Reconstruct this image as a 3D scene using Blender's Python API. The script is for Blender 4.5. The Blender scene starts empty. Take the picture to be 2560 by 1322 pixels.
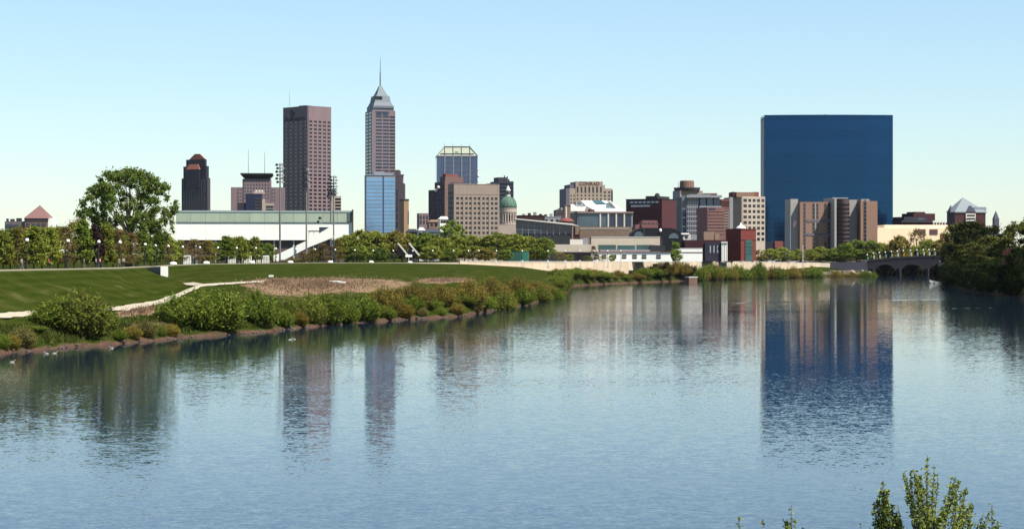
import bpy, math, random
import numpy as np
from math import sin, cos, pi, radians
from mathutils import Vector, Matrix

# ------------------------------------------------------------------ camera, sky, sun, exposure
scene = bpy.context.scene
K, EYE, HZ = 4790.0, 11.5, 640.0          # focal length in photo pixels, eye height, horizon row
cam_d = bpy.data.cameras.new('camera')
cam_d.sensor_width = 36.0
cam_d.lens = 36.0 * K / 2560.0
cam_d.shift_y = -(661.0 - HZ) / 2560.0
cam_d.clip_start = 0.5
cam_d.clip_end = 20000.0
cam = bpy.data.objects.new('camera', cam_d)
scene.collection.objects.link(cam)
cam.location = (0, 0, EYE)
cam.rotation_euler = (radians(90), 0, 0)
scene.camera = cam

SUN_EL, SUN_AZ = radians(56), radians(125)  # azimuth clockwise from the view direction (+Y)
world = bpy.data.worlds.new('World')
scene.world = world
world.use_nodes = True
wn, wl = world.node_tree.nodes, world.node_tree.links
wn.clear()
w_out = wn.new('ShaderNodeOutputWorld')
w_bg = wn.new('ShaderNodeBackground')
w_sky = wn.new('ShaderNodeTexSky')
w_sky.sky_type = 'NISHITA'
w_sky.sun_disc = False
w_sky.sun_elevation = SUN_EL
w_sky.sun_rotation = SUN_AZ
w_sky.altitude = 200
w_sky.air_density = 1.2
w_sky.dust_density = 0.2
w_sky.ozone_density = 7.0
w_bg.inputs['Strength'].default_value = 0.115
w_gam = wn.new('ShaderNodeGamma')          # pale humid sky: softer contrast between zenith blue and horizon
w_gam.inputs[1].default_value = 0.80
wl.new(w_sky.outputs[0], w_gam.inputs[0])
w_tint = wn.new('ShaderNodeVectorMath'); w_tint.operation = 'MULTIPLY'
w_tint.inputs[1].default_value = (0.95, 1.0, 0.99)
wl.new(w_gam.outputs[0], w_tint.inputs[0])
wl.new(w_tint.outputs[0], w_bg.inputs[0])
wl.new(w_bg.outputs[0], w_out.inputs[0])
sun_d = bpy.data.lights.new('sun', 'SUN')
sun_d.energy = 5.0
sun_d.angle = radians(0.53)
sun_d.color = (1.0, 0.95, 0.86)
sun = bpy.data.objects.new('sun', sun_d)
scene.collection.objects.link(sun)
S = Vector((cos(SUN_EL) * sin(SUN_AZ), cos(SUN_EL) * cos(SUN_AZ), sin(SUN_EL)))
sun.rotation_euler = S.to_track_quat('Z', 'Y').to_euler()
sun.location = (60, -60, 150)

scene.view_settings.view_transform = 'Standard'
scene.view_settings.look = 'None'
scene.view_settings.gamma = 1.0
scene.view_settings.exposure = 1.0
scene.render.engine = 'CYCLES'
scene.cycles.use_denoising = True
scene.cycles.max_bounces = 6
scene.cycles.diffuse_bounces = 2
scene.cycles.glossy_bounces = 3
scene.cycles.transmission_bounces = 3
scene.cycles.transparent_max_bounces = 6
scene.cycles.caustics_reflective = False
scene.cycles.caustics_refractive = False

rng = np.random.default_rng(7)
random.seed(7)
COL = scene.collection

# ------------------------------------------------------------------ helpers
def WX(px, Y):
    return (px - 1280.0) * Y / K
def WZ(py, Y):
    return EYE - (py - HZ) * Y / K
def YW(py):
    return EYE * K / (py - HZ)             # distance of a water point seen at row py

def srgb(r, g, b):
    f = lambda c: (c / 255.0 / 12.92) if c <= 10 else ((c / 255.0 + 0.055) / 1.055) ** 2.4
    return (f(r), f(g), f(b))

MATS = {}
TONE = 0.45
def mat(name, col, rough=0.75, metal=0.0, var=0.12, scale=0.25, spec=0.3, bump=0.0, streak=False, tone=None):
    """plain procedural surface: base colour varied by two noises, optional relief"""
    if name in MATS:
        return MATS[name]
    if tone or (metal < 0.4 and max(col) < 0.75):
        col = tuple(c * (tone or TONE) for c in col)
    m = bpy.data.materials.new(name)
    m.use_nodes = True
    n, l = m.node_tree.nodes, m.node_tree.links
    b = n['Principled BSDF']
    b.inputs['Roughness'].default_value = rough
    b.inputs['Metallic'].default_value = metal
    b.inputs['Specular IOR Level'].default_value = spec
    tc = n.new('ShaderNodeTexCoord')
    mp = n.new('ShaderNodeMapping')
    mp.inputs['Scale'].default_value = (1, 1, 0.18) if streak else (1, 1, 1)
    l.new(tc.outputs['Object'], mp.inputs[0])
    n1 = n.new('ShaderNodeTexNoise')
    n1.inputs['Scale'].default_value = scale
    n1.inputs['Detail'].default_value = 5
    l.new(mp.outputs[0], n1.inputs['Vector'])
    oi = n.new('ShaderNodeObjectInfo')
    ad = n.new('ShaderNodeMath'); ad.operation = 'MULTIPLY_ADD'
    l.new(oi.outputs['Random'], ad.inputs[0])
    ad.inputs[1].default_value = 0.35
    l.new(n1.outputs[0], ad.inputs[2])
    mr = n.new('ShaderNodeMapRange')
    mr.inputs[1].default_value = 0.3
    mr.inputs[2].default_value = 1.05
    mr.inputs[3].default_value = 1 - var
    mr.inputs[4].default_value = 1 + var
    l.new(ad.outputs[0], mr.inputs[0])
    vm = n.new('ShaderNodeVectorMath'); vm.operation = 'SCALE'
    vm.inputs[0].default_value = col
    l.new(mr.outputs[0], vm.inputs['Scale'])
    l.new(vm.outputs[0], b.inputs['Base Color'])
    if bump:
        bp = n.new('ShaderNodeBump')
        bp.inputs['Strength'].default_value = bump
        bp.inputs['Distance'].default_value = 0.2
        l.new(n1.outputs[0], bp.inputs['Height'])
        l.new(bp.outputs[0], b.inputs['Normal'])
    MATS[name] = m
    return m

def leafmat(name, c1, c2, trans=0.3):
    if name in MATS:
        return MATS[name]
    m = bpy.data.materials.new(name)
    m.use_nodes = True
    n, l = m.node_tree.nodes, m.node_tree.links
    n.clear()
    out = n.new('ShaderNodeOutputMaterial')
    at = n.new('ShaderNodeAttribute'); at.attribute_name = 'rnd'
    oi = n.new('ShaderNodeObjectInfo')
    mx = n.new('ShaderNodeMix'); mx.data_type = 'RGBA'
    mx.inputs[6].default_value = (*c1, 1)
    mx.inputs[7].default_value = (*c2, 1)
    l.new(at.outputs['Fac'], mx.inputs[0])
    mr = n.new('ShaderNodeMapRange')
    mr.inputs[3].default_value = 0.82
    mr.inputs[4].default_value = 1.2
    l.new(oi.outputs['Random'], mr.inputs[0])
    vm = n.new('ShaderNodeVectorMath'); vm.operation = 'SCALE'
    l.new(mx.outputs[2], vm.inputs[0])
    l.new(mr.outputs[0], vm.inputs['Scale'])
    df = n.new('ShaderNodeBsdfDiffuse')
    tr = n.new('ShaderNodeBsdfTranslucent')
    ms = n.new('ShaderNodeMixShader')
    ms.inputs[0].default_value = trans
    l.new(vm.outputs[0], df.inputs[0])
    l.new(vm.outputs[0], tr.inputs[0])
    l.new(df.outputs[0], ms.inputs[1])
    l.new(tr.outputs[0], ms.inputs[2])
    l.new(ms.outputs[0], out.inputs[0])
    MATS[name] = m
    return m

def glassmat(name, col, rough=0.08, metal=0.0, var=0.25):
    return mat(name, col, rough=rough, metal=metal, var=var, scale=0.6, spec=0.6)

def tag(o, label=None, cat=None, group=None, kind=None):
    if label: o['label'] = label
    if cat: o['category'] = cat
    if group: o['group'] = group
    if kind: o['kind'] = kind
    return o

def empty(name, loc, rz=0.0, label=None, cat=None, group=None):
    o = bpy.data.objects.new(name, None)
    o.empty_display_size = 0.5
    COL.objects.link(o)
    o.location = loc
    o.rotation_euler = (0, 0, rz)
    return tag(o, label, cat, group)

def put(name, me, m=None, parent=None, loc=(0, 0, 0), rot=None, scale=None):
    o = bpy.data.objects.new(name, me)
    COL.objects.link(o)
    if m is not None:
        if not me.materials:
            me.materials.append(m)
        elif me.materials[0] != m:
            o.material_slots[0].link = 'OBJECT'
            o.material_slots[0].material = m
    o.parent = parent
    o.location = loc
    if rot is not None: o.rotation_euler = rot
    if scale is not None: o.scale = scale
    return o

class MB:
    """collects shapes into one mesh"""
    def __init__(s):
        s.v, s.f = [], []
    def add(s, vs, fs):
        k = len(s.v)
        s.v += [tuple(p) for p in vs]
        s.f += [tuple(i + k for i in f) for f in fs]
        return s
    def box(s, x0, x1, y0, y1, z0, z1):
        return s.frus(x0, x1, y0, y1, z0, x0, x1, y0, y1, z1)
    def frus(s, x0, x1, y0, y1, z0, a0, a1, b0, b1, z1):
        v = [(x0, y0, z0), (x1, y0, z0), (x1, y1, z0), (x0, y1, z0), (a0, b0, z1), (a1, b0, z1), (a1, b1, z1), (a0, b1, z1)]
        return s.add(v, [(3, 2, 1, 0), (4, 5, 6, 7), (0, 1, 5, 4), (1, 2, 6, 5), (2, 3, 7, 6), (3, 0, 4, 7)])
    def prism(s, pts, y0, y1):
        """polygon pts (x,z), counter-clockwise seen from -y, extruded from y0 to y1"""
        n = len(pts)
        v = [(x, y0, z) for x, z in pts] + [(x, y1, z) for x, z in pts]
        f = [tuple(range(n)), tuple(range(2 * n - 1, n - 1, -1))]
        f += [(i, i + n, (i + 1) % n + n, (i + 1) % n) for i in range(n)]
        return s.add(v, f)
    def slab(s, pts, z0, z1):
        """polygon pts (x,y) counter-clockwise from above, from z0 to z1"""
        n = len(pts)
        v = [(x, y, z0) for x, y in pts] + [(x, y, z1) for x, y in pts]
        f = [tuple(range(n - 1, -1, -1)), tuple(range(n, 2 * n))]
        f += [(i, (i + 1) % n, (i + 1) % n + n, i + n) for i in range(n)]
        return s.add(v, f)
    def tube(s, p, q, r0, r1=None, n=6, cap=True):
        r1 = r0 if r1 is None else r1
        p, q = Vector(p), Vector(q)
        d = (q - p)
        if d.length < 1e-6: return s
        d.normalize()
        a = d.orthogonal().normalized()
        b = d.cross(a)
        v = [p + (a * cos(2 * pi * i / n) + b * sin(2 * pi * i / n)) * r0 for i in range(n)]
        v += [q + (a * cos(2 * pi * i / n) + b * sin(2 * pi * i / n)) * r1 for i in range(n)]
        f = [(i, (i + 1) % n, (i + 1) % n + n, i + n) for i in range(n)]
        if cap: f += [tuple(range(n - 1, -1, -1)), tuple(range(n, 2 * n))]
        return s.add(v, f)
    def lathe(s, prof, n=24, cx=0, cy=0):
        """profile of (r,z) from bottom to top turned about z"""
        v, f = [], []
        for r, z in prof:
            v += [(cx + r * cos(2 * pi * i / n), cy + r * sin(2 * pi * i / n), z) for i in range(n)]
        for k in range(len(prof) - 1):
            f += [(k * n + i, k * n + (i + 1) % n, (k + 1) * n + (i + 1) % n, (k + 1) * n + i) for i in range(n)]
        f += [tuple(range(n - 1, -1, -1)), tuple(range((len(prof) - 1) * n, len(prof) * n))]
        return s.add(v, f)
    def ball(s, c, r, n=8, m=6, sz=1.0):
        prof = [(max(1e-4, r * sin(pi * k / m)), c[2] - r * sz * cos(pi * k / m)) for k in range(m + 1)]
        return s.lathe(prof, n, c[0], c[1])
    def mesh(s, name, smooth=False):
        me = bpy.data.meshes.new(name)
        me.from_pydata(s.v, [], s.f)
        me.update()
        if smooth:
            for p in me.polygons: p.use_smooth = True
        return me
    def build(s, name, m, parent=None, loc=(0, 0, 0), smooth=False, rot=None):
        return put(name, s.mesh(name, smooth), m, parent, loc, rot)

ORD = 'first second third fourth fifth sixth seventh eighth ninth tenth eleventh twelfth thirteenth fourteenth fifteenth sixteenth seventeenth eighteenth nineteenth twentieth'.split()
def nth(i):
    if i < 20: return ORD[i]
    t = ['twenty', 'thirty', 'forty', 'fifty', 'sixty'][(i + 1) // 10 - 2]
    u = (i + 1) % 10
    return (t + '-' + ORD[u - 1]) if u else t[:-1] + 'ieth'

# ------------------------------------------------------------------ terrain (sections across the river banks)
# photo column: shore distance, then (distance, height) at shrub line, path, mid lawn, promenade front, and height of the promenade
COLS = {
 -900: (170, (182, 2.5), (188, 3.2), (200, 5.5), (218, 9.5), 9.5),
 0:    (225, (238, 2.6), (245, 3.85), (260, 6.6), (280, 9.5), 9.5),
 200:  (243, (255, 2.6), (264, 4.06), (287, 6.9), (312, 9.5), 9.5),
 300:  (250, (262, 2.6), (274, 3.9), (303, 6.6), (338, 9.5), 9.5),
 400:  (262, (278, 2.8), (296, 4.35), (335, 6.6), (420, 9.4), 9.4),
 440:  (267, (284, 2.8), (310, 5.0), (355, 6.9), (470, 9.4), 9.4),
 500:  (274, (292, 2.8), (328, 6.5), (400, 7.6), (512, 9.4), 9.4),
 640:  (287, (305, 3.0), (355, 6.7), (430, 7.9), (557, 9.4), 9.4),
 800:  (315, (338, 3.6), (400, 6.6), (480, 7.8), (632, 9.3), 9.3),
 1000: (344, (375, 4.2), (440, 6.3), (560, 7.6), (735, 8.9), 8.9),
 1160: (367, (400, 4.8), (470, 6.0), (600, 7.2), (765, 8.4), 8.9),
 1300: (441, (470, 3.8), (520, 4.9), (620, 6.2), (775, 7.2), 8.8),
 1412: (540, (556, 1.5), (590, 2.4), (680, 3.6), (785, 4.6), 8.8),
 1432: (735, (745, 2.6), (755, 3.4), (770, 3.9), (788, 4.3), 8.8),
 1520: (787, (797, 2.2), (805, 2.8), (812, 3.3), (822, 3.8), 8.7),
 1700: (874, (884, 2.2), (892, 2.8), (900, 3.2), (908, 3.5), 8.4),
 1900: (1001, (1010, 2.0), (1018, 2.5), (1024, 2.9), (1030, 3.2), 8.05),
 2040: (1059, (1068, 1.6), (1078, 2.4), (1090, 3.6), (1110, 5.4), 7.0),
 2180: (1100, (1104, 1.2), (1109, 1.8), (1116, 2.6), (1126, 4.0), 6.8),
 2205: (1178, (1181, 1.0), (1184, 1.6), (1187, 2.5), (1192, 4.0), 8.0),
 2342: (1178, (1181, 1.0), (1184, 1.6), (1187, 2.5), (1192, 4.0), 8.0),
 2356: (850, (857, 1.5), (866, 3.0), (880, 5.5), (900, 8.0), 8.5),
 2400: (672, (680, 1.8), (690, 3.5), (704, 6.0), (724, 8.5), 9.0),
 2480: (580, (588, 2.0), (598, 4.0), (612, 7.0), (632, 9.0), 9.5),
 2560: (525, (533, 2.2), (545, 5.0), (560, 8.0), (580, 9.5), 9.5),
 3300: (330, (338, 2.2), (350, 5.0), (365, 8.0), (385, 9.5), 9.5),
}
CP = sorted(COLS)
CA = np.array([[c[0] - 5, -1.5, c[0], -0.03, c[0] + 1.2, 0.34, *c[1], *c[2], *c[3], *c[4],
                c[4][0] + 0.6, c[5], c[4][0] + 90, 9.0, 1700, 9.3, 9000, 9.3]
               for c in (COLS[p] for p in CP)], float)
def section(px):
    r = [np.interp(px, CP, CA[:, i]) for i in range(CA.shape[1])]
    return np.array(r[0::2]), np.array(r[1::2])
def ground(px, Y):
    ys, zs = section(px)
    return float(np.interp(Y, ys, zs))
def row(px, k):
    ys, zs = section(px)
    return ys[k], zs[k]

pxs = np.unique(np.concatenate([np.arange(-900, 0, 30), np.arange(0, 2560, 6), np.arange(2560, 3301, 30)]))
SUB = [2, 3, 6, 8, 10, 10, 1, 4, 6, 4]
verts, zone, across = [], [], []
nr = sum(SUB) + 1
wob = rng.normal(0, 1, len(pxs))
wob = np.convolve(wob, np.ones(7) / 7, 'same')
for ci, px in enumerate(pxs):
    ys, zs = section(px)
    ys = ys.copy()
    wk = 1.0 if px < 1425 else 0.35
    ys[0:3] += wk * (wob[ci] * 1.1 + 0.6 * sin(px * 0.045) + 0.5 * sin(px * 0.11))
    ry, rz, rk = [ys[0]], [zs[0]], [0.0]
    for k, n in enumerate(SUB):
        for j in range(1, n + 1):
            t = j / n
            ry.append(ys[k] + (ys[k + 1] - ys[k]) * t)
            rz.append(zs[k] + (zs[k + 1] - zs[k]) * t)
            rk.append(k + t)
    for Y, Z, kk in zip(ry, rz, rk):
        nz = 0.0
        if 1.2 < kk < 5.0:
            nz = 0.16 * sin(px * 0.07 + Y * 0.31) * sin(Y * 0.17 + px * 0.013)
        verts.append((WX(px, Y), Y, Z + nz))
        mud = max(0.0, min(1.0, (2.0 - kk) / 0.10 + 0.5))
        if px > 1432: mud = max(0.0, min(1.0, (2.15 - kk) / 0.2 + 0.5))
        def blob(pc, pw, kc, kw):
            q = ((px - pc) / pw) ** 2 + ((kk - kc) / kw) ** 2
            return max(0.0, min(1.0, 1.6 - 1.25 * q))
        dry = max(blob(800, 165, 3.72, 0.46), blob(690, 90, 3.95, 0.3), blob(930, 100, 3.6, 0.4), blob(1115, 75, 3.8, 0.28), blob(350, 75, 3.55, 0.34), blob(365, 60, 2.5, 0.22))
        if px > 1432: dry = max(dry, 0.2 if 2.3 < kk < 5.0 else 0.0)
        pave = 1.0 if 5.97 < kk < 7.08 else ((0.6 if px > 1150 else 0.0) if kk >= 7.08 else 0.0)  # unpaved at left: darker lawn colour stands in for understory shade
        zone.append((mud, dry, pave, 1.0))
        across.append(kk)
faces = []
for c in range(len(pxs) - 1):
    for r in range(nr - 1):
        a = c * nr + r
        faces.append((a, a + nr, a + nr + 1, a + 1))
me = bpy.data.meshes.new('ground')
me.from_pydata(verts, [], faces)
ca = me.color_attributes.new('zone', 'FLOAT_COLOR', 'POINT')
ca.data.foreach_set('color', np.array(zone, np.float32).ravel())
fa = me.attributes.new('across', 'FLOAT', 'POINT')
fa.data.foreach_set('value', np.array(across, np.float32))
for p in me.polygons: p.use_smooth = True
me.update()

gm = bpy.data.materials.new('ground_cover')
gm.use_nodes = True
n, l = gm.node_tree.nodes, gm.node_tree.links
bs = n['Principled BSDF']
bs.inputs['Roughness'].default_value = 0.95
bs.inputs['Specular IOR Level'].default_value = 0.0
geo = n.new('ShaderNodeNewGeometry')
def noise(scale, detail=5, sx=1, sy=1, sz=1):
    mp = n.new('ShaderNodeMapping'); mp.inputs['Scale'].default_value = (sx, sy, sz)
    l.new(geo.outputs['Position'], mp.inputs[0])
    t = n.new('ShaderNodeTexNoise'); t.inputs['Scale'].default_value = scale; t.inputs['Detail'].default_value = detail
    l.new(mp.outputs[0], t.inputs['Vector'])
    return t.outputs[0]
def mixc(fac, a, b):
    mx = n.new('ShaderNodeMix'); mx.data_type = 'RGBA'
    for s_, v_ in ((0, fac), (6, a), (7, b)):
        if isinstance(v_, (tuple, float, int)):
            mx.inputs[s_].default_value = (*v_, 1) if isinstance(v_, tuple) else v_
        else: l.new(v_, mx.inputs[s_])
    return mx.outputs[2]
def rmap(v, a, b, c=0.0, d=1.0):
    r = n.new('ShaderNodeMapRange')
    r.inputs[1].default_value = a; r.inputs[2].default_value = b; r.inputs[3].default_value = c; r.inputs[4].default_value = d
    l.new(v, r.inputs[0]); return r.outputs[0]
def mth(op, a, b=None):
    m_ = n.new('ShaderNodeMath'); m_.operation = op
    for i_, v_ in enumerate((a, b)):
        if v_ is None: continue
        if isinstance(v_, (float, int)): m_.inputs[i_].default_value = v_
        else: l.new(v_, m_.inputs[i_])
    return m_.outputs[0]
azn = n.new('ShaderNodeAttribute'); azn.attribute_name = 'zone'
sep = n.new('ShaderNodeSeparateColor'); l.new(azn.outputs['Color'], sep.inputs[0])
aac = n.new('ShaderNodeAttribute'); aac.attribute_name = 'across'
n_big, n_mid, n_fine = noise(0.03), noise(0.25), noise(1.6, 8)
wv = mth('SINE', mth('ADD', mth('MULTIPLY', aac.outputs['Fac'], 19.0), mth('MULTIPLY', n_big, 5.0)))
stripe = rmap(wv, -1, 1, 0.0, 1.0)
lawn = mixc(stripe, (0.0165, 0.0245, 0.0035), (0.024, 0.034, 0.005))
lawn = mixc(rmap(n_mid, 0.42, 0.7), lawn, (0.032, 0.040, 0.008))
lawn = mixc(rmap(n_fine, 0.45, 0.75, 0, 0.5), lawn, (0.012, 0.019, 0.003))
n_worn = noise(0.12, 6)
lawn = mixc(rmap(n_worn, 0.56, 0.72, 0, 0.55), lawn, (0.060, 0.055, 0.018))
dryc = mixc(n_fine, (0.10, 0.060, 0.038), (0.25, 0.165, 0.105))
dryc = mixc(rmap(n_mid, 0.5, 0.68), dryc, (0.06, 0.062, 0.02))
mudc = mixc(n_fine, (0.030, 0.017, 0.012), (0.11, 0.065, 0.045))
mudc = mixc(rmap(n_mid, 0.52, 0.62, 0, 0.85), mudc, (0.045, 0.035, 0.02))
pav = mixc(n_mid, (0.20, 0.175, 0.13), (0.28, 0.24, 0.185))
c_ = mixc(rmap(mth('ADD', sep.outputs[1], mth('MULTIPLY', mth('SUBTRACT', n_mid, 0.5), 2.2)), 0.25, 0.6), lawn, dryc)
mudf = rmap(mth('ADD', sep.outputs[0], mth('MULTIPLY', mth('SUBTRACT', n_mid, 0.5), 0.9)), 0.35, 0.6)
c_ = mixc(mudf, c_, mudc)
c_ = mixc(sep.outputs[2], c_, pav)
l.new(c_, bs.inputs['Base Color'])
bp = n.new('ShaderNodeBump'); bp.inputs['Strength'].default_value = 0.5; bp.inputs['Distance'].default_value = 0.15
l.new(n_fine, bp.inputs['Height']); l.new(bp.outputs[0], bs.inputs['Normal'])
g = put('ground', me, gm)
tag(g, kind='structure')

# ------------------------------------------------------------------ river
wm = bpy.data.materials.new('river_water')
wm.use_nodes = True
n, l = wm.node_tree.nodes, wm.node_tree.links
bs = n['Principled BSDF']
bs.inputs['Base Color'].default_value = (0.009, 0.018, 0.033, 1)
bs.inputs['Roughness'].default_value = 0.02
bs.inputs['IOR'].default_value = 1.333
geo = n.new('ShaderNodeNewGeometry')
def slope(scale, sx, sy, amp, detail=2.0, offs=0.0):
    mp = n.new('ShaderNodeMapping'); mp.inputs['Scale'].default_value = (sx, sy, 1); mp.inputs['Location'].default_value = (offs, offs * 1.7, 0)
    mp.inputs['Rotation'].default_value = (0, 0, radians(6))
    l.new(geo.outputs['Position'], mp.inputs[0])
    t = n.new('ShaderNodeTexNoise'); t.inputs['Scale'].default_value = scale; t.inputs['Detail'].default_value = detail
    l.new(mp.outputs[0], t.inputs['Vector'])
    v = n.new('ShaderNodeVectorMath'); v.operation = 'SUBTRACT'; v.inputs[1].default_value = (0.5, 0.5, 0.5)
    l.new(t.outputs['Color'], v.inputs[0])
    v2 = n.new('ShaderNodeVectorMath'); v2.operation = 'MULTIPLY'; v2.inputs[1].default_value = (amp * 0.6, amp, 0.0)
    l.new(v.outputs[0], v2.inputs[0])
    return v2.outputs[0]
def vadd(a, b):
    v = n.new('ShaderNodeVectorMath'); v.operation = 'ADD'
    l.new(a, v.inputs[0])
    if isinstance(b, tuple): v.inputs[1].default_value = b
    else: l.new(b, v.inputs[1])
    return v.outputs[0]
WAVE = [(2.2, 0.6, 1.0, 0.055, 3.0, 0.0), (0.30, 0.5, 1.0, 0.006, 2.0, 31.0), (6.0, 0.8, 1.0, 0.070, 2.0, 77.0)]
sl = None
for a in WAVE:
    s_ = slope(*a)
    sl = s_ if sl is None else vadd(sl, s_)
# gusts: calmer and rougher patches, rougher toward the weir reach upstream of the bridge
mp = n.new('ShaderNodeMapping'); mp.inputs['Scale'].default_value = (0.35, 1.0, 1)
l.new(geo.outputs['Position'], mp.inputs[0])
gn = n.new('ShaderNodeTexNoise'); gn.inputs['Scale'].default_value = 0.022; gn.inputs['Detail'].default_value = 3
l.new(mp.outputs[0], gn.inputs['Vector'])
gr = n.new('ShaderNodeMapRange'); gr.inputs[1].default_value = 0.36; gr.inputs[2].default_value = 0.66; gr.inputs[3].default_value = 0.55; gr.inputs[4].default_value = 1.15
l.new(gn.outputs[0], gr.inputs[0])
sp = n.new('ShaderNodeSeparateXYZ'); l.new(geo.outputs['Position'], sp.inputs[0])
fr = n.new('ShaderNodeMapRange'); fr.interpolation_type = 'SMOOTHSTEP'
fr.inputs[1].default_value = 430; fr.inputs[2].default_value = 560; fr.inputs[3].default_value = 0.0; fr.inputs[4].default_value = 1.2
l.new(sp.outputs[1], fr.inputs[0])
am = n.new('ShaderNodeMath'); am.operation = 'ADD'; l.new(gr.outputs[0], am.inputs[0]); l.new(fr.outputs[0], am.inputs[1])
# open near water takes more breeze than the reach sheltered by the left bank
nr_ = n.new('ShaderNodeMapRange'); nr_.interpolation_type = 'SMOOTHSTEP'
nr_.inputs[1].default_value = 110; nr_.inputs[2].default_value = 330; nr_.inputs[3].default_value = 1.3; nr_.inputs[4].default_value = 0.85
l.new(sp.outputs[1], nr_.inputs[0])
am2 = n.new('ShaderNodeMath'); am2.operation = 'MULTIPLY'; l.new(am.outputs[0], am2.inputs[0]); l.new(nr_.outputs[0], am2.inputs[1])
sv = n.new('ShaderNodeVectorMath'); sv.operation = 'SCALE'
l.new(sl, sv.inputs[0]); l.new(am2.outputs[0], sv.inputs['Scale'])
nv = n.new('ShaderNodeVectorMath'); nv.operation = 'NORMALIZE'
l.new(vadd(sv.outputs[0], (0, 0, 1)), nv.inputs[0])
l.new(nv.outputs[0], bs.inputs['Normal'])
xs = np.linspace(-500, 700, 25); yy = np.linspace(-400, 1400, 37)
me = bpy.data.meshes.new('river_water')
me.from_pydata([(x, y, 0) for y in yy for x in xs], [], [(j * 25 + i, j * 25 + i + 1, (j + 1) * 25 + i + 1, (j + 1) * 25 + i) for j in range(36) for i in range(24)])
tag(put('river_water', me, wm), kind='structure')

# two long low wake ridges crossing the river
for pa, pb, ya, yb_ in ((1700, 2700, 764, 744), (2330, 2700, 772, 768)):
    v, f = [], []
    N_ = 60
    for i in range(N_ + 1):
        px = pa + (pb - pa) * i / N_
        Y = YW(ya + (yb_ - ya) * (i / N_) ** 0.6)
        e = min(1.0, i / 8, (N_ - i) / 4)
        for dy, z in ((-2.2, -0.02), (-1.1, 0.018 * e), (0, 0.042 * e), (1.2, 0.018 * e), (2.4, -0.02)):
            v.append((WX(px, Y), Y + dy * (0.7 + 0.3 * sin(i * 1.3)), z))
    for i in range(N_):
        for k in range(4):
            a = i * 5 + k
            f.append((a, a + 5, a + 6, a + 1))
    tag(put('river_water', MB().add(v, f).mesh('wake_water', True), wm), kind='structure')

# riverbed and the near bank the photographer's side stands on
bed = mat('river_bed', (0.06, 0.05, 0.035), var=0.2)
me = MB().add([(-3000, -3000, -2.2), (3000, -3000, -2.2), (3000, 3000, -2.2), (-3000, 3000, -2.2)], [(0, 1, 2, 3)]).mesh('riverbed')
tag(put('riverbed_ground', me, bed), kind='structure')
nb = MB()
nb.slab([(-2, -40), (60, -40), (60, 48), (20, 52), (4, 44), (-2, 20)], -2.0, 1.2)
tag(nb.build('near_bank_ground', mat('bank_soil', (0.10, 0.075, 0.045), var=0.35, scale=0.8, bump=0.4)), kind='structure')

# ------------------------------------------------------------------ buildings
LIME = mat('limestone', (0.50, 0.40, 0.33), 0.85, var=0.10, tone=0.62)
PINKSTONE = mat('pink_stone', (0.36, 0.25, 0.262), 0.85, var=0.12, streak=True)
BEIGE = mat('beige_precast', (0.47, 0.37, 0.30), 0.85, var=0.10)
BRICK = mat('brown_brick', (0.34, 0.20, 0.14), 0.9, var=0.16)
REDBRICK = mat('red_brick', (0.115, 0.032, 0.036), 0.9, var=0.2)
DKRED = mat('dark_red_brick', (0.085, 0.024, 0.028), 0.9, var=0.2)
ORANGEBRICK = mat('orange_red_brick', (0.27, 0.055, 0.04), 0.9, var=0.15)
DARK = mat('dark_granite', (0.045, 0.04, 0.06), 0.6, var=0.15)
PURPLE = mat('mauve_shade', (0.13, 0.09, 0.11), 0.7, var=0.15)  # dark tone holds the shade on the mauve stepped tower's face
COPPER = mat('copper_roof', (0.42, 0.15, 0.10), 0.7, var=0.1)
VERDI = mat('weathered_copper', (0.36, 0.42, 0.32), 0.8, var=0.14, streak=True, tone=0.8)
VDARK = mat('green_copper_dome', (0.17, 0.31, 0.22), 0.7, var=0.25, streak=True)
WHITE = mat('white_panel', (0.76, 0.74, 0.66), 0.7, var=0.05)
OFFWHITE = mat('off_white_concrete', (0.66, 0.62, 0.55), 0.85, var=0.08, tone=0.72)
GREYMETAL = mat('grey_metal', (0.36, 0.38, 0.40), 0.5, metal=0.3, var=0.1)
LGREY = mat('light_grey_panel', (0.46, 0.47, 0.50), 0.6, var=0.1)
BLACKMETAL = mat('black_metal', (0.012, 0.012, 0.016), 0.5, var=0.2)
DKSTEEL = mat('dark_steel', (0.05, 0.05, 0.055), 0.6, var=0.2)
TAN = mat('tan_stucco', (0.78, 0.58, 0.38), 0.9, var=0.06)
STONE = mat('rough_tan_stone', (0.40, 0.28, 0.20), 0.95, var=0.3, scale=0.8, bump=0.6)
ROOFRED = mat('red_roof', (0.35, 0.10, 0.08), 0.8, var=0.15)
BLUEGLASS = mat('sky_blue_glass', (0.17, 0.31, 0.50), 0.12, metal=0.55, var=0.15, scale=0.15, spec=0.6)
DEEPBLUE = mat('deep_blue_glass', (0.007, 0.046, 0.118), 0.10, metal=0.85, var=0.16, scale=0.035, spec=0.4, streak=True)
WINGLASS = glassmat('window_glass', (0.022, 0.020, 0.028))
WINBLUE = glassmat('blue_window_glass', (0.03, 0.05, 0.10))
GREYGLASS = mat('grey_blue_glass', (0.20, 0.27, 0.32), 0.15, metal=0.35, var=0.15)
TEALGLASS = mat('teal_glass', (0.10, 0.20, 0.19), 0.2, metal=0.2, var=0.25)

GROUND_B = 9.0
_wcache = {}
def winmesh(w, h, face):
    k = (round(w, 2), round(h, 2), face)
    if k not in _wcache:
        b = MB()
        if face == 'front': b.box(-w / 2, w / 2, -0.12, 0.12, -h / 2, h / 2)
        else: b.box(-0.12, 0.12, -w / 2, w / 2, -h / 2, h / 2)
        _wcache[k] = b.mesh('window')
    return _wcache[k]

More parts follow.
